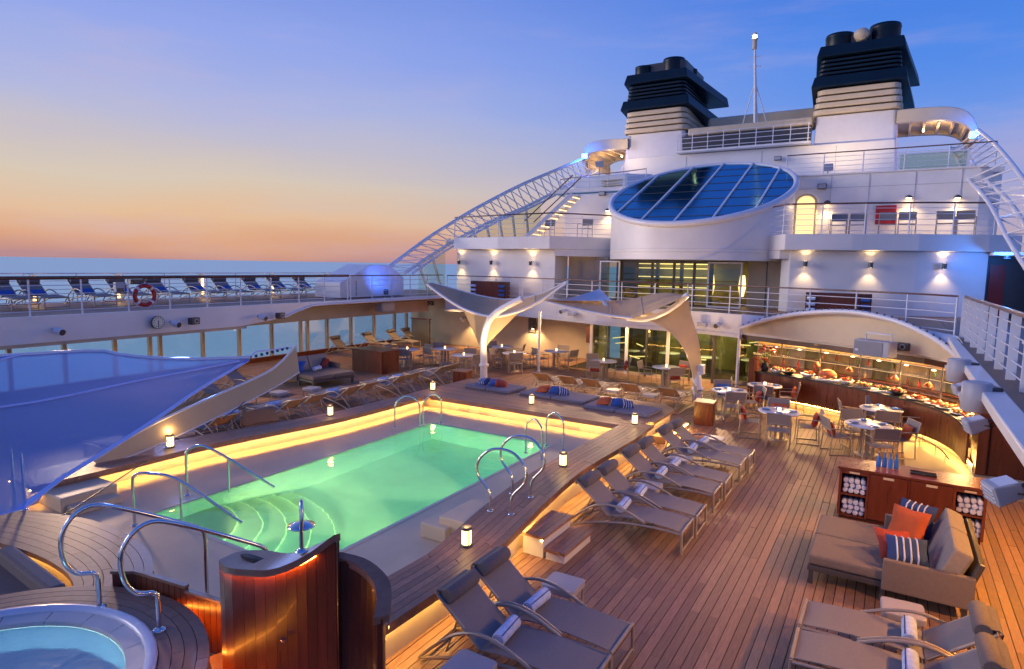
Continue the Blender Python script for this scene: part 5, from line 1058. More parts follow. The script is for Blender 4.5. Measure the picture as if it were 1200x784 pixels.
# ================================================================ BUFFET
bar = thing('buffet_bar', 'long curved mahogany buffet counter with a glowing display kitchen behind', 'buffet', (-1, 20, 0)); O = (-1, 20, 0)
CF = smooth_path([(-3.75, 21.9, 0), (-3.3, 21.75, 0), (-1.75, 21.2, 0), (-.1, 20.1, 0), (.95, 19.0, 0), (1.45, 17.9, 0), (1.62, 16.7, 0)], 41)
def off(P, d):
    out = []
    for i, p in enumerate(P):
        a = P[max(i-1, 0)]; b = P[min(i+1, len(P)-1)]; t_ = (b-a).normalized(); out.append(p + Vector((-t_.y, t_.x, 0))*d)
    return out
for i in range(0, 40):
    a, c = CF[i], CF[i+1]; d = c-a; mid = (a+c)/2; MB(O).cbox((mid.x, mid.y, .60), (d.length-.006, .04, .78), math.atan2(d.y, d.x)).build('panel', MAHOG, bar)
K = off(CF, .12); MB(O).wall([(p.x, p.y) for p in K], 0, .22, .05).build('kick_board', WALLT, bar)
MB(O).tube([p+Vector((0, 0, .195)) for p in off(CF, .09)], .012, 5).build('light_strip', LED, bar)
MB(O).loft([[p+Vector((0, 0, 1.03)) for p in r] for r in zip(off(CF, -.08), off(CF, .55))], .05).build('counter_top', BLACK, bar, bevel=.01)
MB(O).wall([(p.x, p.y) for p in off(CF, .5)], .2, .97, .04).build('rear_panel', MAHOG_D, bar)
FRL = off(CF, -.28); MB(O).tube([p+Vector((0, 0, .22)) for p in FRL[4:40]], .016, 6).build('foot_rail', STEEL, bar)
for i in range(5, 40, 4): MB(O).tube([FRL[i], FRL[i]+Vector((0, 0, .22))], .012, 5).build('rail_post', STEEL, bar)
MB(O).box(-3.95, -3.78, 21.7, 22.6, 0, 1.45).build('end_panel', MAHOG, bar)
# header and back kitchen wall
HD = [(x, y+.02) for x, y in FE if x > -4.6] + [(1.37, 16.5)]
MB(O).wall(HD, 2.0, 2.155, .12).build('header', MAHOG_D, bar)
KW = smooth_path([(-4.2, 24.6, 0), (-2.6, 24.2, 0), (-.4, 23.2, 0), (1.6, 21.8, 0), (2.9, 19.9, 0), (3.2, 17.2, 0)], 21)
KMAT = material('kitchen_wall_panel', (.55, .40, .18), .35, var=.3, scale=2.5)
for i in range(20):
    a, c = KW[i], KW[i+1]; d = c-a; mid = (a+c)/2; MB(O).cbox((mid.x, mid.y, 1.3), (d.length-.01, .05, 2.6), math.atan2(d.y, d.x)).build('wall_panel', (KMAT, KMAT, BEIGE, INTER)[i % 4], bar)
S1_ = off(KW, -.35)
for z in (.95, 1.35, 1.68): MB(O).loft([[p+Vector((0, 0, z)) for p in r] for r in zip(off(KW, -.02), off(KW, -.38))], .03).build('shelf', MAHOG if z < 1 else STEEL, bar)
for z in (1.30, 1.64): MB(O).tube([p+Vector((0, 0, z-.01)) for p in off(KW, -.34)], .008, 4).build('shelf_light', STRIPS, bar)
MB(O).wall([(p.x, p.y) for p in off(KW, -.75)], 0, .9, .3).build('rear_counter', STEEL, bar)
for i in range(1, 20, 2):
    p = off(CF, .42)[i*2]
    lamp('buffet_lamp', 'SPOT', (p.x+1, p.y-20, 1.84), 190, (1, .54, .20), bar, .04, 120, (p.x+1, p.y-20, 0)); MB(O).lathe([(.05, 1.845), (.05, 1.86)], (p.x, p.y, 0), 8).build('lamp_lens', WARMLAMP, bar)
for i in (3, 8, 13, 18): lamp('kitchen_light', 'POINT', (KW[i].x*.8+CF[i*2].x*.2+1, KW[i].y*.8+CF[i*2].y*.2-20, 2.2), 330, (1, .58, .22), bar, .25)
SCR = emitter('menu_screen_glow', (1, .86, .5), 1.5)
for j in (3, 6, 9, 12, 15): a, c = off(KW, -.42)[j], off(KW, -.42)[j+1]; d = c-a; MB(O).cbox((a.x, a.y, 1.95), (.62, .03, .26), math.atan2(d.y, d.x)).build('menu_screen', SCR, bar)
for j in range(3, 40, 6): p = off(CF, .48)[j]; MB(O).tube([(p.x, p.y, 1.03), (p.x, p.y, 2.1)], .02, 6).build('screen_post', DKGREY, bar)
# counter behind-bar bottles and jars
bs = random.Random(3); BM = [material('bottle_%d_glass' % k, c, .15) for k, c in enumerate(((.30, .10, .02), (.08, .16, .05), (.5, .4, .25), (.35, .03, .02)))]
Q = off(KW, -.2)
for k in range(30):
    p = Q[1+k*18//30]; z = (.98, 1.38)[k % 2]; p = p + Vector((bs.uniform(-.2, .2), bs.uniform(-.04, .04), z))
    h = bs.uniform(.16, .26); ci = bs.randrange(4); o = MB().lathe([(.04, 0), (.042, h*.6), (.016, h*.75), (.016, h)], n=8).build('bottle', BM[ci], loc=p)
    tag(o, '%s bottle standing on the %s shelf of the display kitchen' % (('amber', 'green', 'pale', 'red')[ci], ('lower', 'upper')[k % 2]), 'bottle', 'bottles on the kitchen shelves')
# heat lamps
for i, j in enumerate((9, 14, 21, 26, 32)):
    p = off(CF, .3)[j]; o = thing('heat_lamp', 'copper heat lamp hanging over the buffet, %s from the left' % ('first', 'second', 'third', 'fourth', 'fifth')[i], 'lamp', (p.x, p.y, 1.42), 0, 'heat lamps over the buffet')
    MB().tube([(0, 0, .12), (0, 0, .45)], .01, 5).build('cord', DKGREY, o); MB().lathe([(.11, 0), (.105, .03), (.04, .11), (.02, .13)], n=12).build('lamp_shade', material('copper', (.5, .14, .05), .3, .8) if i == 0 else bpy.data.materials['copper'], o); MB().lathe([(.001, .005), (.08, .005)], n=10).build('bulb', WARMLAMP, o)
# food
def blob(m, r, c, R): 
    n = 7; m.lathe([(.02*r, -.6*r), (r*.7, -.5*r), (r*R.uniform(.9, 1.05), 0), (r*.75, .5*r), (.02*r, .65*r)], c, n)
kinds = [('flower_display', 'tall red and orange flower display at the left end of the buffet', 'flowers'), ('fruit_bowl', 'bowl of dark fruit left of the bread on the buffet', 'fruit'), ('salad_bowl', 'bowl of green salad on the buffet', 'salad'), ('bread_basket', 'basket of bread on the left half of the buffet', 'bread'), ('ham_board', 'big carved ham on a white board on the buffet', 'ham'),
         ('berry_bowl', 'dark bowl of berries right of the carved ham', 'berries'), ('tomato_tray', 'tray of sliced tomatoes under the third heat lamp', 'tomatoes'), ('cheese_board', 'white board of cheese on the middle of the buffet', 'cheese'), ('glass_jar', 'red glass jars between the boards', 'jars'), ('salmon_platter', 'pink platter right of the cheese board', 'platter'),
         ('pastry_plate', 'first round plate of pastries at the curve of the counter', 'pastries'), ('pastry_plate', 'second round plate of pastries at the curve of the counter', 'pastries'), ('pizza_plate', 'round plate of pizza near the right end of the counter', 'pizza'), ('bread_stand', 'lit stand of bread at the right end of the counter', 'bread')]
fi = [1, 3, 5, 8, 11, 14, 17, 20, 22, 25, 28, 30, 33, 36]; PT = off(CF, .2)
for i, ((nm, lb, ct), j) in enumerate(zip(kinds, fi)):
    p = PT[j]; o = thing(nm, lb, ct, (p.x, p.y, 1.035)); R_ = random.Random(i)
    if i == 0:
        MB().lathe([(.10, 0), (.13, .15), (.09, .28)], n=12).build('vase', BLACK, o)
        for k in range(26):
            a = R_.uniform(0, 2*PI); r = R_.uniform(.05, .38); z = R_.uniform(.35, .85); MB().tube([(0, 0, .25), (r*.5*math.cos(a), r*.5*math.sin(a), z*.8), (r*math.cos(a), r*math.sin(a), z)], .008, 4).build('stem', FOODS[1], o)
            m = MB(); blob(m, R_.uniform(.04, .075), (r*math.cos(a), r*math.sin(a), z), R_); m.build('bloom', R_.choice((FOODS[5], FOODS[3], FOODS[0], FOODS[4])), o)
    else:
        if 'bowl' in nm or 'jar' in nm or 'basket' in nm: MB().lathe([(.1, 0), (.2, .08), (.22, .12), (.19, .10), (.02, .03)], n=16).build('bowl', (BLACK, PORC)[i % 2], o); rad, z = .15, .13
        elif 'board' in nm or 'tray' in nm: MB().box(-.33, .33, -.19, .19, 0, .05).build('board', PORC if i != 6 else STEEL, o, bevel=.01); rad, z = .22, .10
        else: MB().lathe([(.1, 0), (.24, .03), (.27, .045), (.1, .02), (.001, .02)], n=20).build('plate', PORC, o); rad, z = .17, .06
        if i == 4:
            m = MB(); m.tube(smooth_path([(-.25, 0, .14), (-.1, 0, .2), (.1, .02, .2), (.26, .02, .13)], 10), [.03, .08, .12, .14, .15, .15, .14, .11, .08, .03], 10); m.build('ham', FOODS[0], o)
        for q in range(3):
            m = MB()
            for k in range(7): 
                a = R_.uniform(0, 2*PI); r = rad*math.sqrt(R_.random()); blob(m, R_.uniform(.03, .06), (r*math.cos(a)*(1.2 if 'board' in nm else 1), r*math.sin(a)*.8, z+R_.uniform(-.02, .05)), R_)
            m.build('serving', FOODS[((i+q) if q else i) % 6], o)
# speaker above the buffet and small fittings on the fascias
sp = thing('speaker', 'large silver speaker box hanging under the arched canopy', 'speaker', (-.33, 19.15, 2.36), -.45); MB().box(-.46, .46, -.22, .22, -.2, .22).build('cabinet', GREY, sp, bevel=.02); MB().box(-.43, .3, -.235, -.222, -.17, .19).build('grille', material('speaker_grille', (.33, .34, .37), .7, bump=.6, bscale=300), sp)
MB().tube([(-.25, 0, .22), (-.25, 0, .40), (.4, 0, .40), (.4, 0, .22)], .02, 5).build('bracket', WHITE2, sp); MB().box(-.4, -.32, -.241, -.236, -.08, -.02).build('logo_plate', PORC, sp)
def fascia_fit(name, label, cat, loc, rz, kind):
    t = thing(name, label, cat, loc, rz)      # faces -y locally
    if kind == 'can': MB().tube([(0, .1, 0), (0, -.16, -.05)], [.085, .10], 12).build('housing', WHITE2, t); MB().tube([(0, -.161, -.05), (0, -.17, -.052)], .085, 12).build('lens', DKGREY, t); MB().box(-.03, .03, .08, .2, -.02, .05).build('bracket', GREY, t)
    elif kind == 'square': MB().box(-.15, .15, -.12, .08, -.11, .11).build('housing', DKGREY, t, bevel=.015); MB().tube([(0, -.121, 0), (0, -.14, 0)], .075, 14).build('lens_ring', GREY, t); MB().tube([(0, -.141, 0), (0, -.145, 0)], .05, 12).build('lens', BLACK, t); MB().box(-.04, .04, .08, .2, -.03, .03).build('bracket', GREY, t)
    else: MB().box(-.17, .17, -.14, .08, -.07, .09).build('housing', PORC, t, bevel=.02); MB().box(-.15, .15, -.15, -.14, -.05, .07).build('lens', GREY, t); MB().box(-.04, .04, .08, .22, -.02, .03).build('bracket', GREY, t)
    return t
for lb, x, y, z, k in (('square dark speaker on the far fascia right of the right canopy', -6.8, 22.75, 2.55, 'square'), ('pale floodlight on the far fascia between two round fittings', -5.75, 22.6, 2.4, 'box'), ('round projector on the far fascia left of the arched canopy', -5.2, 22.5, 2.45, 'can'), ('round projector on the far fascia between the two canopies', -12.0, 23.95, 2.5, 'can'), ('pale floodlight beside the round projector between the canopies', -11.5, 23.85, 2.38, 'box'), ('small fitting on the far fascia behind the right canopy', -9.2, 23.0, 2.45, 'box'), ('square dark speaker under the arched canopy right of the silver one', .35, 19.6, 2.42, 'square')):
    fascia_fit('fascia_light' if k != 'square' else 'fascia_speaker', lb, 'light' if k != 'square' else 'speaker', (x, y, z), -.25 if x < 0 else -.5, k)
for lb, y, z, k in (('round projector alone on the left part of the side fascia', 7.95, 2.45, 'can'), ('round projector right of the clock', 11.15, 2.42, 'can'), ('square dark speaker right of the clock', 11.75, 2.45, 'square'), ('round projector under the fifth side-deck lounger pair', 14.3, 2.42, 'can'), ('square speaker where the arch begins', 15.05, 2.42, 'square')):
    fascia_fit('fascia_light' if k == 'can' else 'fascia_speaker', lb, 'light' if k == 'can' else 'speaker', (-19.02, y, z), PI/2+.2, k)
sp = thing('speaker', 'pale speaker box under the side arch over the sea windows', 'speaker', (-19.6, 21.2, 2.42), PI/2); MB().box(-.42, .42, -.2, .2, -.2, .2).build('cabinet', GREY, sp, bevel=.02); MB().box(-.38, .38, -.215, -.202, -.16, .16).build('grille', BEIGE, sp); MB().tube([(0, 0, .2), (0, 0, .45)], .02, 5).build('bracket', WHITE2, sp)
fascia_fit('fascia_speaker', 'small dark speaker under the far end of the side arch', 'speaker', (-20.0, 25.0, 2.4), .3, 'square')
for y, tx, ty, tz, c_, en in ((7.95, -8.2, 3.6, .2, (1, .64, .36), 850), (11.15, -12.3, 5.5, 2.6, (.22, .38, 1), 2400), (11.75, -12.5, 15, 0, (1, .66, .38), 420), (15.05, -13.5, 18, 1.5, (1, .66, .38), 420)): lamp('deck_flood', 'SPOT', (-18.7, y, 2.4), en, c_, None, .3, (100 if y > 9 else 62) if c_[0] > .5 else 40, (tx, ty, tz), .9)  # the warm spot at the first projector is added fill for the foreground
lamp('canopy_fill', 'SPOT', (-12.3, 19.0, .7), 330, (1, .62, .28), c1_ if False else None, .08, 130, (-12.6, 19.9, 3.2), .8); lamp('canopy_fill', 'SPOT', (-6.0, 19.3, .7), 330, (1, .62, .28), None, .08, 130, (-6.6, 20.1, 3.2), .8)  # unseen spots without fixtures, added to warm the canvas from below
for x, y, tx, ty in ((-12.0, 23.6, -13.2, 18.5), (-9.2, 22.7, -8, 17), (-5.3, 22.2, -5, 17.5)): lamp('deck_flood', 'SPOT', (x, y, 2.42), 420, (1, .60, .30), None, .12, 120, (tx, ty, .8), .9)
cl = thing('clock', 'round white clock on the side fascia showing about six', 'clock', (-19.12, 10.66, 2.47), PI/2); 
MB().tube([(0, .02, 0), (0, -.04, 0)], .2, 28).build('case', DKGREY, cl); MB().tube([(0, -.041, 0), (0, -.048, 0)], .18, 28).build('dial', material('clock_dial', (.75, .75, .62), .4), cl)
for k in range(12): a = k*PI/6; MB().bar((.12*math.sin(a), -.05, .12*math.cos(a)), (.165*math.sin(a), -.05, .165*math.cos(a)), .016, .006, (0, 1, 0)).build('hour_mark', BLACK, cl)
MB().bar((0, -.056, .02), (.01, -.056, -.14), .016, .006, (0, 1, 0)).build('minute_hand', BLACK, cl); MB().bar((0, -.064, .06), (-.004, -.064, -.09), .022, .006, (0, 1, 0)).build('hour_hand', BLACK, cl)
lr = thing('life_ring', 'red life ring with white bands hung on the upper side railing', 'life ring', (-19.28, 10.4, 3.30), PI/2)
for k in range(4):
    a0, a1 = k*PI/2+.12+PI/4, (k+1)*PI/2-.12+PI/4; MB().tube([(.29*math.cos(a0+(a1-a0)*i/8), 0, .29*math.sin(a0+(a1-a0)*i/8)) for i in range(9)], .065, 10).build('red_segment', RED, lr)
    MB().tube([(.29*math.cos(a1+.24*i/3), 0, .29*math.sin(a1+.24*i/3)) for i in range(4)], .067, 10).build('white_band', PORC, lr)
MB().tube([(.37*math.cos(2*PI*i/24), -.03, .37*math.sin(2*PI*i/24)-(.02 if i % 6 else 0)) for i in range(24)], .009, 4, True).build('grab_line', TOWELW, lr)
for lb, y in (('grey call box on the railing left of the life ring', 9.75), ('dark box on the railing above the life ring', 10.25)):
    o = thing('rail_box', lb, 'box', (-19.42, y, 3.45 if y < 10 else 3.68), 0); MB().box(-.08, .08, -.12 if y < 10 else -.2, .12 if y < 10 else .2, -.05, .25 if y < 10 else .1).build('box_body', GREY if y < 10 else DKGREY, o, bevel=.01); MB().box(.081, .09, -.09, .09, -.03, .08).build('lid', DKGREY, o)
# floodlights of the starboard ledge, lit deck floods
for lb, x, y, z, a in (('farthest', 1.1, 13.9, 2.68, .5), ('second farthest', 1.12, 12.6, 2.52, .25), ('middle', 1.1, 11.0, 2.66, .45), ('large tilted', 1.05, 9.7, 2.52, .2), ('nearest, cut by the picture edge', .98, 6.75, 2.55, .3)):
    o = put(SPT, (x, y, z), a, 'silver floodlight on the white ledge at the right, %s' % lb); o.scale = (.62, .62, .62); o.rotation_euler = (0, -.35, a)
    lamp('deck_flood', 'SPOT', (x-.3, y, z-.05), 85, (1, .60, .28), None, .4, 110, (-4.2, y+.6, 0), .9)
for lb, y, z in (('farther', 13.2, 2.72), ('nearer', 10.4, 2.74)):
    o = thing('speaker', 'grey drum-shaped speaker on the white ledge at the right, %s of two' % lb, 'speaker', (1.05, y, z), .4)
    MB().lathe([(.155, -.2), (.175, -.18), (.175, .18), (.155, .2)], n=20).build('drum', GREY, o); MB().box(.1, .26, -.13, .13, -.15, .15).build('rear_housing', DKGREY, o, bevel=.02); MB().tube([(.25, 0, -.1), (.4, 0, -.1)], .03, 6).build('bracket', RED if y < 12 else DKGREY, o)
# right arched canopy over the buffet
ca = thing('arched_canopy', 'white arched canopy with a laced rim over the buffet', 'canopy', (-1, 20, 2.5)); O = (-1, 20, 2.5)
RIM = [(-4.33, 22.0, 2.43), (-3.43, 21.6, 2.8), (-2.35, 20.9, 3.09), (-1.28, 20.3, 3.23), (-0.51, 19.8, 3.21), (0.29, 19.3, 3.04), (1.02, 18.6, 2.71), (1.52, 17.9, 2.31), (1.74, 17.1, 2.09)]
r1 = smooth_path(RIM, 41); fe = smooth_path([(x, y, 2.86) for x, y in FE if x > -4.6] + [(1.38, 17.2, 2.86)], 41)
fe = [Vector((p.x, p.y, max(2.86, 2.80+.0*q.z))) for p, q in zip(fe, r1)]
MB(O).loft([[a, a.lerp(c, .5)+Vector((0, 0, .05)), c] for a, c in zip(r1, fe)], .03).build('skin', CANOPYW, ca); MB(O).tube(r1, .075, 8).build('rim_tube', WHITE2, ca)
for i in range(0, 40): MB(O).bar(r1[i].lerp(r1[i+1], .5)+Vector((0, -.05, .07)), r1[i].lerp(r1[i+1], .5)+Vector((.0, .14, .095)), .05, .014).build('lacing', DKGREY, ca)
lun = [Vector((p.x+.04, p.y+.28, p.z-.03)) for p in r1]
m = MB(O); m.loft([[p, Vector((p.x, p.y, min(2.25, p.z-.01)))] for p in lun], .05, False, nrm=(.2, 1, 0)); m.build('lunette', CREAM, ca)
# bar end cabinets on the right
ec = thing('service_cabinet', 'tall mahogany service cabinet with dark oven recess below the white ledge', 'cabinet', (2.6, 16.8, 0)); O = (2.6, 16.8, 0)
MB(O).box(1.75, 4.6, 16.5, 17.5, 0, .08).build('plinth', BEIGE, ec); MB(O).box(1.80, 4.6, 16.52, 17.5, .081, 2.5).build('carcass', MAHOG_D, ec)
for k in range(4): d = MB(O).box(1.98+.66*k, 1.98+.66*k+.65, 16.48, 16.519, .1, 1.42).build('door', MAHOG, ec, bevel=.004); MB(O).tube([(2.5+.2*k, 16.46, .75), (2.5+.2*k, 16.46, .95)], .012, 5).build('handle', STEEL, d) if k < 2 else None
MB(O).box(1.98, 4.6, 16.47, 16.518, 1.47, 2.2).build('oven_recess', BLACK, ec); MB(O).box(1.76, 1.94, 16.44, 17.5, .081, 2.45).build('side_post', MAHOG, ec)
sfl = MB(); sfl.prism([(.5, 16.2), (.85, 16.05), (1.7, 15.6), (2.6, 15.1), (6, 14.5), (6, 24.4), (-4.3, 24.4), (-4.3, 22.2), (-2.2, 21.7), (-.6, 20.8), (.45, 19.6)], -.02, .012); structure(sfl, 'buffet_floor', SAND)
rl = thing('low_rail', 'thin low steel rail along the edge of the beige buffet floor', 'rail', (.6, 15.8, 0)); 
RP = [(.3, 14.9, 0), (1.0, 14.75, 0), (1.9, 14.4, 0), (2.6, 14.2, 0)]; RP = [(.52, 15.95, 0), (1.1, 15.75, 0), (1.7, 15.42, 0), (2.3, 15.15, 0)]
MB((.6, 15.8, 0)).tube([(x, y, .16) for x, y, z in RP], .012, 5).build('tube', STEEL, rl)
for x, y, z in RP: MB((.6, 15.8, 0)).tube([(x, y, .012), (x, y, .16)], .012, 5).build('rail_post', STEEL, rl)
for y in (7.6, 10.2, 12.8):
    d = thing('ceiling_light', 'warm downlight under the starboard deck, ' + {7.6: 'nearest', 10.2: 'middle', 12.8: 'farthest'}[y] + ' of three', 'light', (2.3, y, 2.6)); MB().lathe([(.1, -.004), (.1, -.02), (.075, -.02)], n=10).build('trim_ring', WHITE2, d); MB().lathe([(.001, -.012), (.075, -.012)], n=10).build('lens', WARMLAMP, d)
    lamp('downlight', 'SPOT', (0, 0, -.05), 330, (1, .42, .08), d, .06, 125, (-.9, 0, -2))
# slim white poles
for lb, x, y in (('slim white pole left of the glass lounge', -12.45, 22.7), ('slim white pole at the left end of the arched canopy', -4.42, 22.3)):
    o = thing('support_pole', lb, 'pole', (x, y, 0)); MB().tube([(0, 0, 0), (0, 0, 2.5)], .055, 12).build('shaft', WHITE2, o); MB().lathe([(.1, 0), (.1, .02), (.06, .05)], n=12).build('base_collar', WHITE2, o)
# ================================================================ TENSILE CANOPIES
def sheet(m, A, B, n=16, k=6, sag=0.0):
    a = smooth_path(A, n); b = smooth_path(B, n); m.loft([[p.lerp(q, j/k)+Vector((0, 0, -sag*math.sin(PI*j/k)*math.sin(PI*i/(n-1)))) for j in range(k+1)] for i, (p, q) in enumerate(zip(a, b))], .01); return m
c1 = thing('sail_canopy', 'white winged sail canopy on the left curved mast', 'canopy', (-13.25, 19.8, 0)); O = (-13.25, 19.8, 0)
MP = [(-13.25, 19.8, 0), (-13.26, 19.8, .8), (-13.25, 19.75, 1.5)] + [(-12.79, 19.3, 2.2), (-12.46, 19.3, 2.6), (-11.95, 19.3, 2.91), (-11.31, 19.3, 3.21)]
MB(O).tube(smooth_path(MP, 30), [.14-.03*i/29 for i in range(30)], 12).build('mast', WHITE2, c1); MB(O).lathe([(.2, 0), (.2, .03), (.15, .06)], (-13.25, 19.8, 0), 14).build('base_plate', WHITE2, c1); MB(O).lathe([(.15, .5), (.19, .52), (.19, .6), (.15, .62)], (-13.25, 19.8, 0), 14).build('collar', WHITE2, c1)
F1 = [(-16.02, 19.75, 3.58), (-15.16, 19.75, 3.1), (-14.12, 19.75, 2.65), (-12.94, 19.75, 2.45), (-11.82, 19.75, 2.67), (-10.76, 19.75, 3.16), (-9.79, 19.75, 3.8)]; B1 = [(-17.29, 21.6, 3.58), (-16.13, 21.6, 3.36), (-14.8, 21.6, 3.12), (-13.54, 21.6, 3.0), (-12.66, 21.6, 3.07), (-11.58, 21.6, 3.38), (-10.74, 21.6, 3.8)]
sheet(MB(O), F1, B1).build('fabric', CANVAS, c1); MB(O).tube(smooth_path(F1, 24), .055, 8).build('edge_tube', WHITE2, c1); MB(O).tube(smooth_path(B1, 24), .035, 6).build('rear_edge_tube', WHITE2, c1)
for t_ in (.3, .55, .8):
    fa, ba = smooth_path(F1, 24), smooth_path(B1, 24); k_ = int(t_*23); MB(O).tube([fa[k_].lerp(ba[k_], q/5)+Vector((0, 0, .012)) for q in range(6)], .014, 4).build('seam', BEIGE, c1)
SK0 = [(-14.24, 19.8, 2.64), (-12.97, 19.8, 2.41), (-11.74, 19.8, 2.67)]; SK1 = [(-13.65, 19.95, 1.43), (-13.36, 19.95, 1.19), (-13.09, 19.95, 1.48)]
sheet(MB(O), SK0, SK1, 10, 8).build('skirt', CANVAS, c1); MB(O).tube([(-11.31, 19.3, 3.21), (-11.32, 19.3, 3.58)], .02, 5).build('tip_pin', WHITE2, c1)
c2 = thing('sail_canopy', 'white winged sail canopy on the right curved mast, one blue-lit corner', 'canopy', (-5.15, 20.0, 0)); O = (-5.15, 20.0, 0)
MP = [(-5.12, 20.0, 0.2), (-5.18, 20.0, 0.85), (-5.31, 20.0, 1.39), (-5.62, 20.0, 2.0), (-6.06, 20.0, 2.44), (-6.64, 20.0, 2.74), (-7.17, 20.0, 2.91)]; MB(O).tube(smooth_path(MP, 30), [.15-.03*i/29 for i in range(30)], 12).build('mast', WHITE2, c2)
MB(O).lathe([(.15, .5), (.19, .52), (.19, .6), (.15, .62)], (-5.15, 20.0, 0), 14).build('collar', WHITE2, c2)
BOOM = [(-7.46, 19.6, 2.72), (-6.87, 19.6, 2.72), (-6.31, 19.6, 2.92), (-5.83, 19.6, 3.25), (-5.5, 19.6, 3.58)]; MB(O).tube(smooth_path(BOOM, 18), .085, 10).build('boom', WHITE2, c2)
U2 = [(-11.25, 21.0, 3.09), (-9.49, 21.0, 3.16), (-8.02, 21.0, 3.26), (-6.8, 21.0, 3.55), (-5.92, 21.0, 3.49)]; L2 = [(-10.22, 19.2, 3.14), (-9.14, 19.2, 2.96), (-8.05, 19.2, 2.82), (-7.16, 19.2, 2.76), (-5.39, 19.2, 3.57)]
sheet(MB(O), U2, L2).build('fabric', CANVAS, c2); MB(O).tube(smooth_path(L2[:4], 18), .045, 6).build('edge_tube', WHITE2, c2)
for t_ in (.25, .5, .72):
    fa, ba = smooth_path(U2, 24), smooth_path(L2, 24); k_ = int(t_*23); MB(O).tube([fa[k_].lerp(ba[k_], q/5)+Vector((0, 0, .012)) for q in range(6)], .014, 4).build('seam', BEIGE, c2)
SA = [(-6.71, 19.55, 2.71), (-6.0, 19.55, 2.37), (-5.48, 19.55, 1.79), (-5.17, 19.55, 0.92)]; SB = [(-5.64, 20.1, 3.51), (-5.44, 20.1, 2.83), (-5.08, 20.1, 2.09), (-4.93, 20.1, 1.83)]; SB = [(-5.64, 20.1, 3.51), (-5.47, 20.1, 2.83), (-5.22, 20.1, 2.13), (-5.1, 20.1, 1.4)]
sheet(MB(O), SA, SB, 14, 5).build('skirt', CANVAS, c2); MB(O).box(-5.18, -4.98, 19.85, 20.15, 1.05, 1.35).build('mast_bracket', WHITE2, c2)
m = MB(O); T = [(-11.56, 21.3, 3.09), (-9.2, 21.3, 3.6), (-8.36, 21.3, 3.23)]; a = [Vector(p) for p in T]; m.loft([[a[0].lerp(a[1], .02+.98*t)+Vector((0, 0, -.12*math.sin(PI*t))) for t in [i/8 for i in range(9)]], [a[0].lerp(a[2], .02+.98*t)+Vector((0, -.9, 0)) for t in [i/8 for i in range(9)]]], .012); m.build('corner_sail', CANOPYW, c2)
MB(O).tube([(-8.7, 20.4, 3.22), (-8.37, 20.4, 2.88)], .07, 8).build('stay', WHITE2, c2); MB(O).tube([(-5.5, 19.6, 3.58), (-5.51, 19.6, 3.9)], .02, 5).build('tip_pin', WHITE2, c2); MB(O).tube([(-9.2, 21.3, 3.57), (-9.24, 21.3, 3.76)], .03, 5).build('corner_pin', WHITE2, c2)
# planters at the mast feet
for lb, x, y, h in (('wooden box planter at the foot of the left mast', -12.92, 17.95, .62), ('wooden box planter at the foot of the right mast', -4.36, 17.85, .62)):
    o = thing('planter_box', lb, 'planter', (x, y, 0), .1)
    for k in range(5):
        for s in (-1, 1): MB().box(-.25+.1*k+.002, -.25+.1*k+.098, .23*s-.015, .23*s+.015, 0, h).build('slat', MAHOG, o); MB().box(.25*s-.015, .25*s+.015, -.21+.084*k+.002, -.21+.084*k+.082, 0, h).build('slat', MAHOG, o)
    MB().box(-.27, .27, -.26, .26, h+.001, h+.04).build('top', TEAKC, o)
pillow('royal blue pillow behind the right mast planter', (-4.75, 19.0, .62), BLUEF, (1.2, 0, .2), (.45, .45, .15)) if False else None
# ---- near-left sail: mesh with blue floodlight put into its colour, and its canvas fin
BM_ = bpy.data.materials.new('blue_lit_mesh_fabric'); BM_.use_nodes = True; t = BM_.node_tree; b = t.nodes['Principled BSDF']; b.inputs['Base Color'].default_value = (.32, .52, 1, 1); b.inputs['Roughness'].default_value = .7
tr = t.nodes.new('ShaderNodeBsdfTransparent'); tr.inputs[0].default_value = (.55, .70, 1, 1); tl_ = t.nodes.new('ShaderNodeBsdfTranslucent'); tl_.inputs[0].default_value = (.34, .55, 1, 1)
nn_ = t.nodes.new('ShaderNodeTexNoise'); nn_.inputs['Scale'].default_value = 900; bb_ = t.nodes.new('ShaderNodeBump'); bb_.inputs['Strength'].default_value = .25; t.links.new(nn_.outputs[0], bb_.inputs['Height']); t.links.new(bb_.outputs[0], b.inputs['Normal'])
m1 = t.nodes.new('ShaderNodeMixShader'); m1.inputs[0].default_value = .4; t.links.new(b.outputs[0], m1.inputs[1]); t.links.new(tl_.outputs[0], m1.inputs[2])
m2 = t.nodes.new('ShaderNodeMixShader'); m2.inputs[0].default_value = .34; t.links.new(m1.outputs[0], m2.inputs[1]); t.links.new(tr.outputs[0], m2.inputs[2]); t.links.new(m2.outputs[0], t.nodes['Material Output'].inputs[0])
BBAND = material('blue_sail_border', (.55, .64, .96), .6, var=.05)
sl_ = thing('shade_sail', 'big translucent blue-lit mesh sail stretched across the left foreground', 'sail', (-11.3, 8, 2.4)); O = (-11.3, 8, 2.4)
TOPE = [(-11.6, 8.4, 2.35), (-12.2, 7.29, 2.39), (-12.8, 6.53, 2.49), (-13.4, 6.23, 2.57), (-13.6, 4.74, 2.62), (-13.9, 1.2, 2.75)]
BOTE = [(-11.6, 8.37, 2.28), (-10.9, 6.82, 1.99), (-10.0, 5.39, 1.77), (-9.0, 3.63, 1.52), (-8.4, 2.82, 1.51), (-7.3, -.6, 2.3)]
a_, c_ = smooth_path(TOPE, 60), smooth_path(BOTE, 60); rows = []
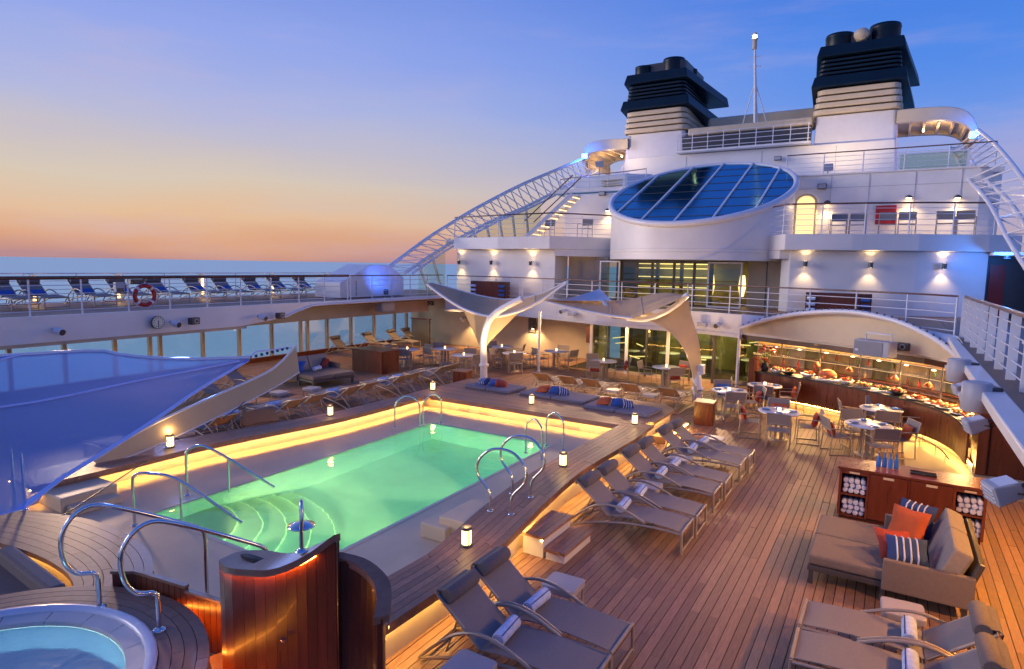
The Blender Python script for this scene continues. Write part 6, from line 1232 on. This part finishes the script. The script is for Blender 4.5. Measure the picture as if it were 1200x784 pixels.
for i, (p, q) in enumerate(zip(a_, c_)):
    w_ = math.exp(-i/9); rows.append([p.lerp(q, j/24)+Vector((0, 0, -.05*math.sin(PI*j/24)*math.sin(PI*i/59) + .010*w_*math.sin(j*1.9+.3*i) + .006*math.sin(i*.55+j*.8)*math.sin(PI*j/24))) for j in range(25)])
MB(O).loft(rows).build('mesh', BM_, sl_)
MB(O).loft([[p, p+Vector((.0, -.10, .012))] for p in smooth_path(BOTE, 24)], .012).build('border_band', BBAND, sl_); MB(O).tube(smooth_path(TOPE, 24), .04, 6).build('top_edge_rope', WHITE2, sl_)
def on(u, v): 
    a = smooth_path(TOPE, 24); c = smooth_path(BOTE, 24); i = u*23; k = int(min(i, 22)); f = i-k; return a[k].lerp(a[k+1], f).lerp(c[k].lerp(c[k+1], f), v)+Vector((0, 0, .012-.05*math.sin(PI*v)*math.sin(PI*u)))
for s_ in ([(.03, .5), (.3, .45), (.6, .42), (.9, .40)], [(.98, .14), (.8, .13), (.62, .08), (.52, .01)], [(.95, .62), (.8, .38), (.7, .2)], [(.95, .85), (.75, .55), (.6, .3)]):
    MB(O).tube(smooth_path([on(u, v) for u, v in s_], 14), .022, 4).build('seam', BBAND, sl_)
MB(O).tube([(-11.6, 8.4, 2.35), (-11.8, 8.69, 2.42), (-12.2, 9.44, 2.35), (-12.4, 10.14, 2.32)], .02, 6).build('corner_rope', BBAND, sl_)
for k in range(8): p = Vector((-11.6, 8.4, 2.35)).lerp(Vector((-12.4, 10.14, 2.32)), k/8); MB(O).lathe([(.02, -.03), (.035, 0), (.02, .03)], p, 6).build('rope_knot', NAVY, sl_)
fn = thing('canvas_fin', 'long cream canvas fin of the near left canopy sweeping down to the surround', 'canopy', (-12.9, 8, 1)); O = (-12.9, 8, 1)
FU = [(-12.5, 10.35, 2.33), (-12.55, 9.83, 1.9), (-12.6, 9.26, 1.67), (-12.75, 8.07, 1.33), (-12.8, 6.81, 0.98), (-12.8, 5.81, 0.55)]
FL = [(-12.4, 10.35, 1.68), (-12.45, 9.86, 1.47), (-12.5, 9.17, 1.23), (-12.6, 7.85, 0.84), (-12.65, 6.86, 0.59), (-12.7, 5.88, 0.42)]
sheet(MB(O), FU, FL, 20, 5).build('fabric', CANVAS, fn); MB(O).tube(smooth_path(FU, 20), .028, 6).build('edge_tube', WHITE2, fn); MB(O).tube(smooth_path(FL, 20), .016, 6).build('lower_edge', WHITE2, fn)
m = MB(O); q = [Vector((-12.45, 8.22, 0.94)), Vector((-12.5, 8.62, 1.09)), Vector((-12.5, 8.82, 1.21))]; m.tube(smooth_path([p+Vector((.08, 0, 0)) for p in q], 8), .012, 4); m.build('lashing', NAVY, fn)
gc = thing('guy_cable', 'dark steel guy cable slanting across the pool corner', 'cable', (-12.67, 7.13, 0.5)); o_ = Vector((-12.67, 7.13, 0.5)); MB().tube([(0, 0, 0), Vector((-10.6, 4.18, 0.41))-o_], .012, 5).build('wire', DKGREY, gc); MB().lathe([(.05, 0), (.05, .02), (.02, .06)], n=8).build('anchor', STEEL, gc)
for x in (0, .35):
    ml = thing('steel_post', '%s short steel post at the pool corner under the blue sail' % ('left' if x == 0 else 'right'), 'post', (-11.6+x, 4.1, .5), 0, 'posts at the pool corner'); MB().tube([(0, 0, 0), (0, 0, .9)], .022, 8).build('shaft', STEEL, ml); MB().lathe([(.05, 0), (.05, .012), (.022, .02)], n=10).build('base_flange', STEEL, ml)
# small furniture by the fin
put(SD, (-13.9, 8.2, 0), .1, 'small side table right of the canvas fin by the pool surround'); 
ac = thing('armchair', 'low brown armchair between the canvas fin and the first amber-lit lounger', 'armchair', (-13.6, 9.9, 0), PI*.9); 
MB().box(-.4, .4, -.4, .4, .08, .38).build('seat', CUSH, ac, bevel=.03); MB().box(-.42, -.28, -.4, .4, .381, .75).build('backrest', CUSH, ac, bevel=.03)
for s in (-1, 1): MB().box(-.4, .35, .4*s-.06, .4*s+.06, .381, .58).build('arm', CUSH, ac, bevel=.02)
for s in (-1, 1):
    for k in (-1, 1): MB().box(.33*s-.03, .33*s+.03, .33*k-.03, .33*k+.03, 0, .08).build('leg', DKGREY, ac)
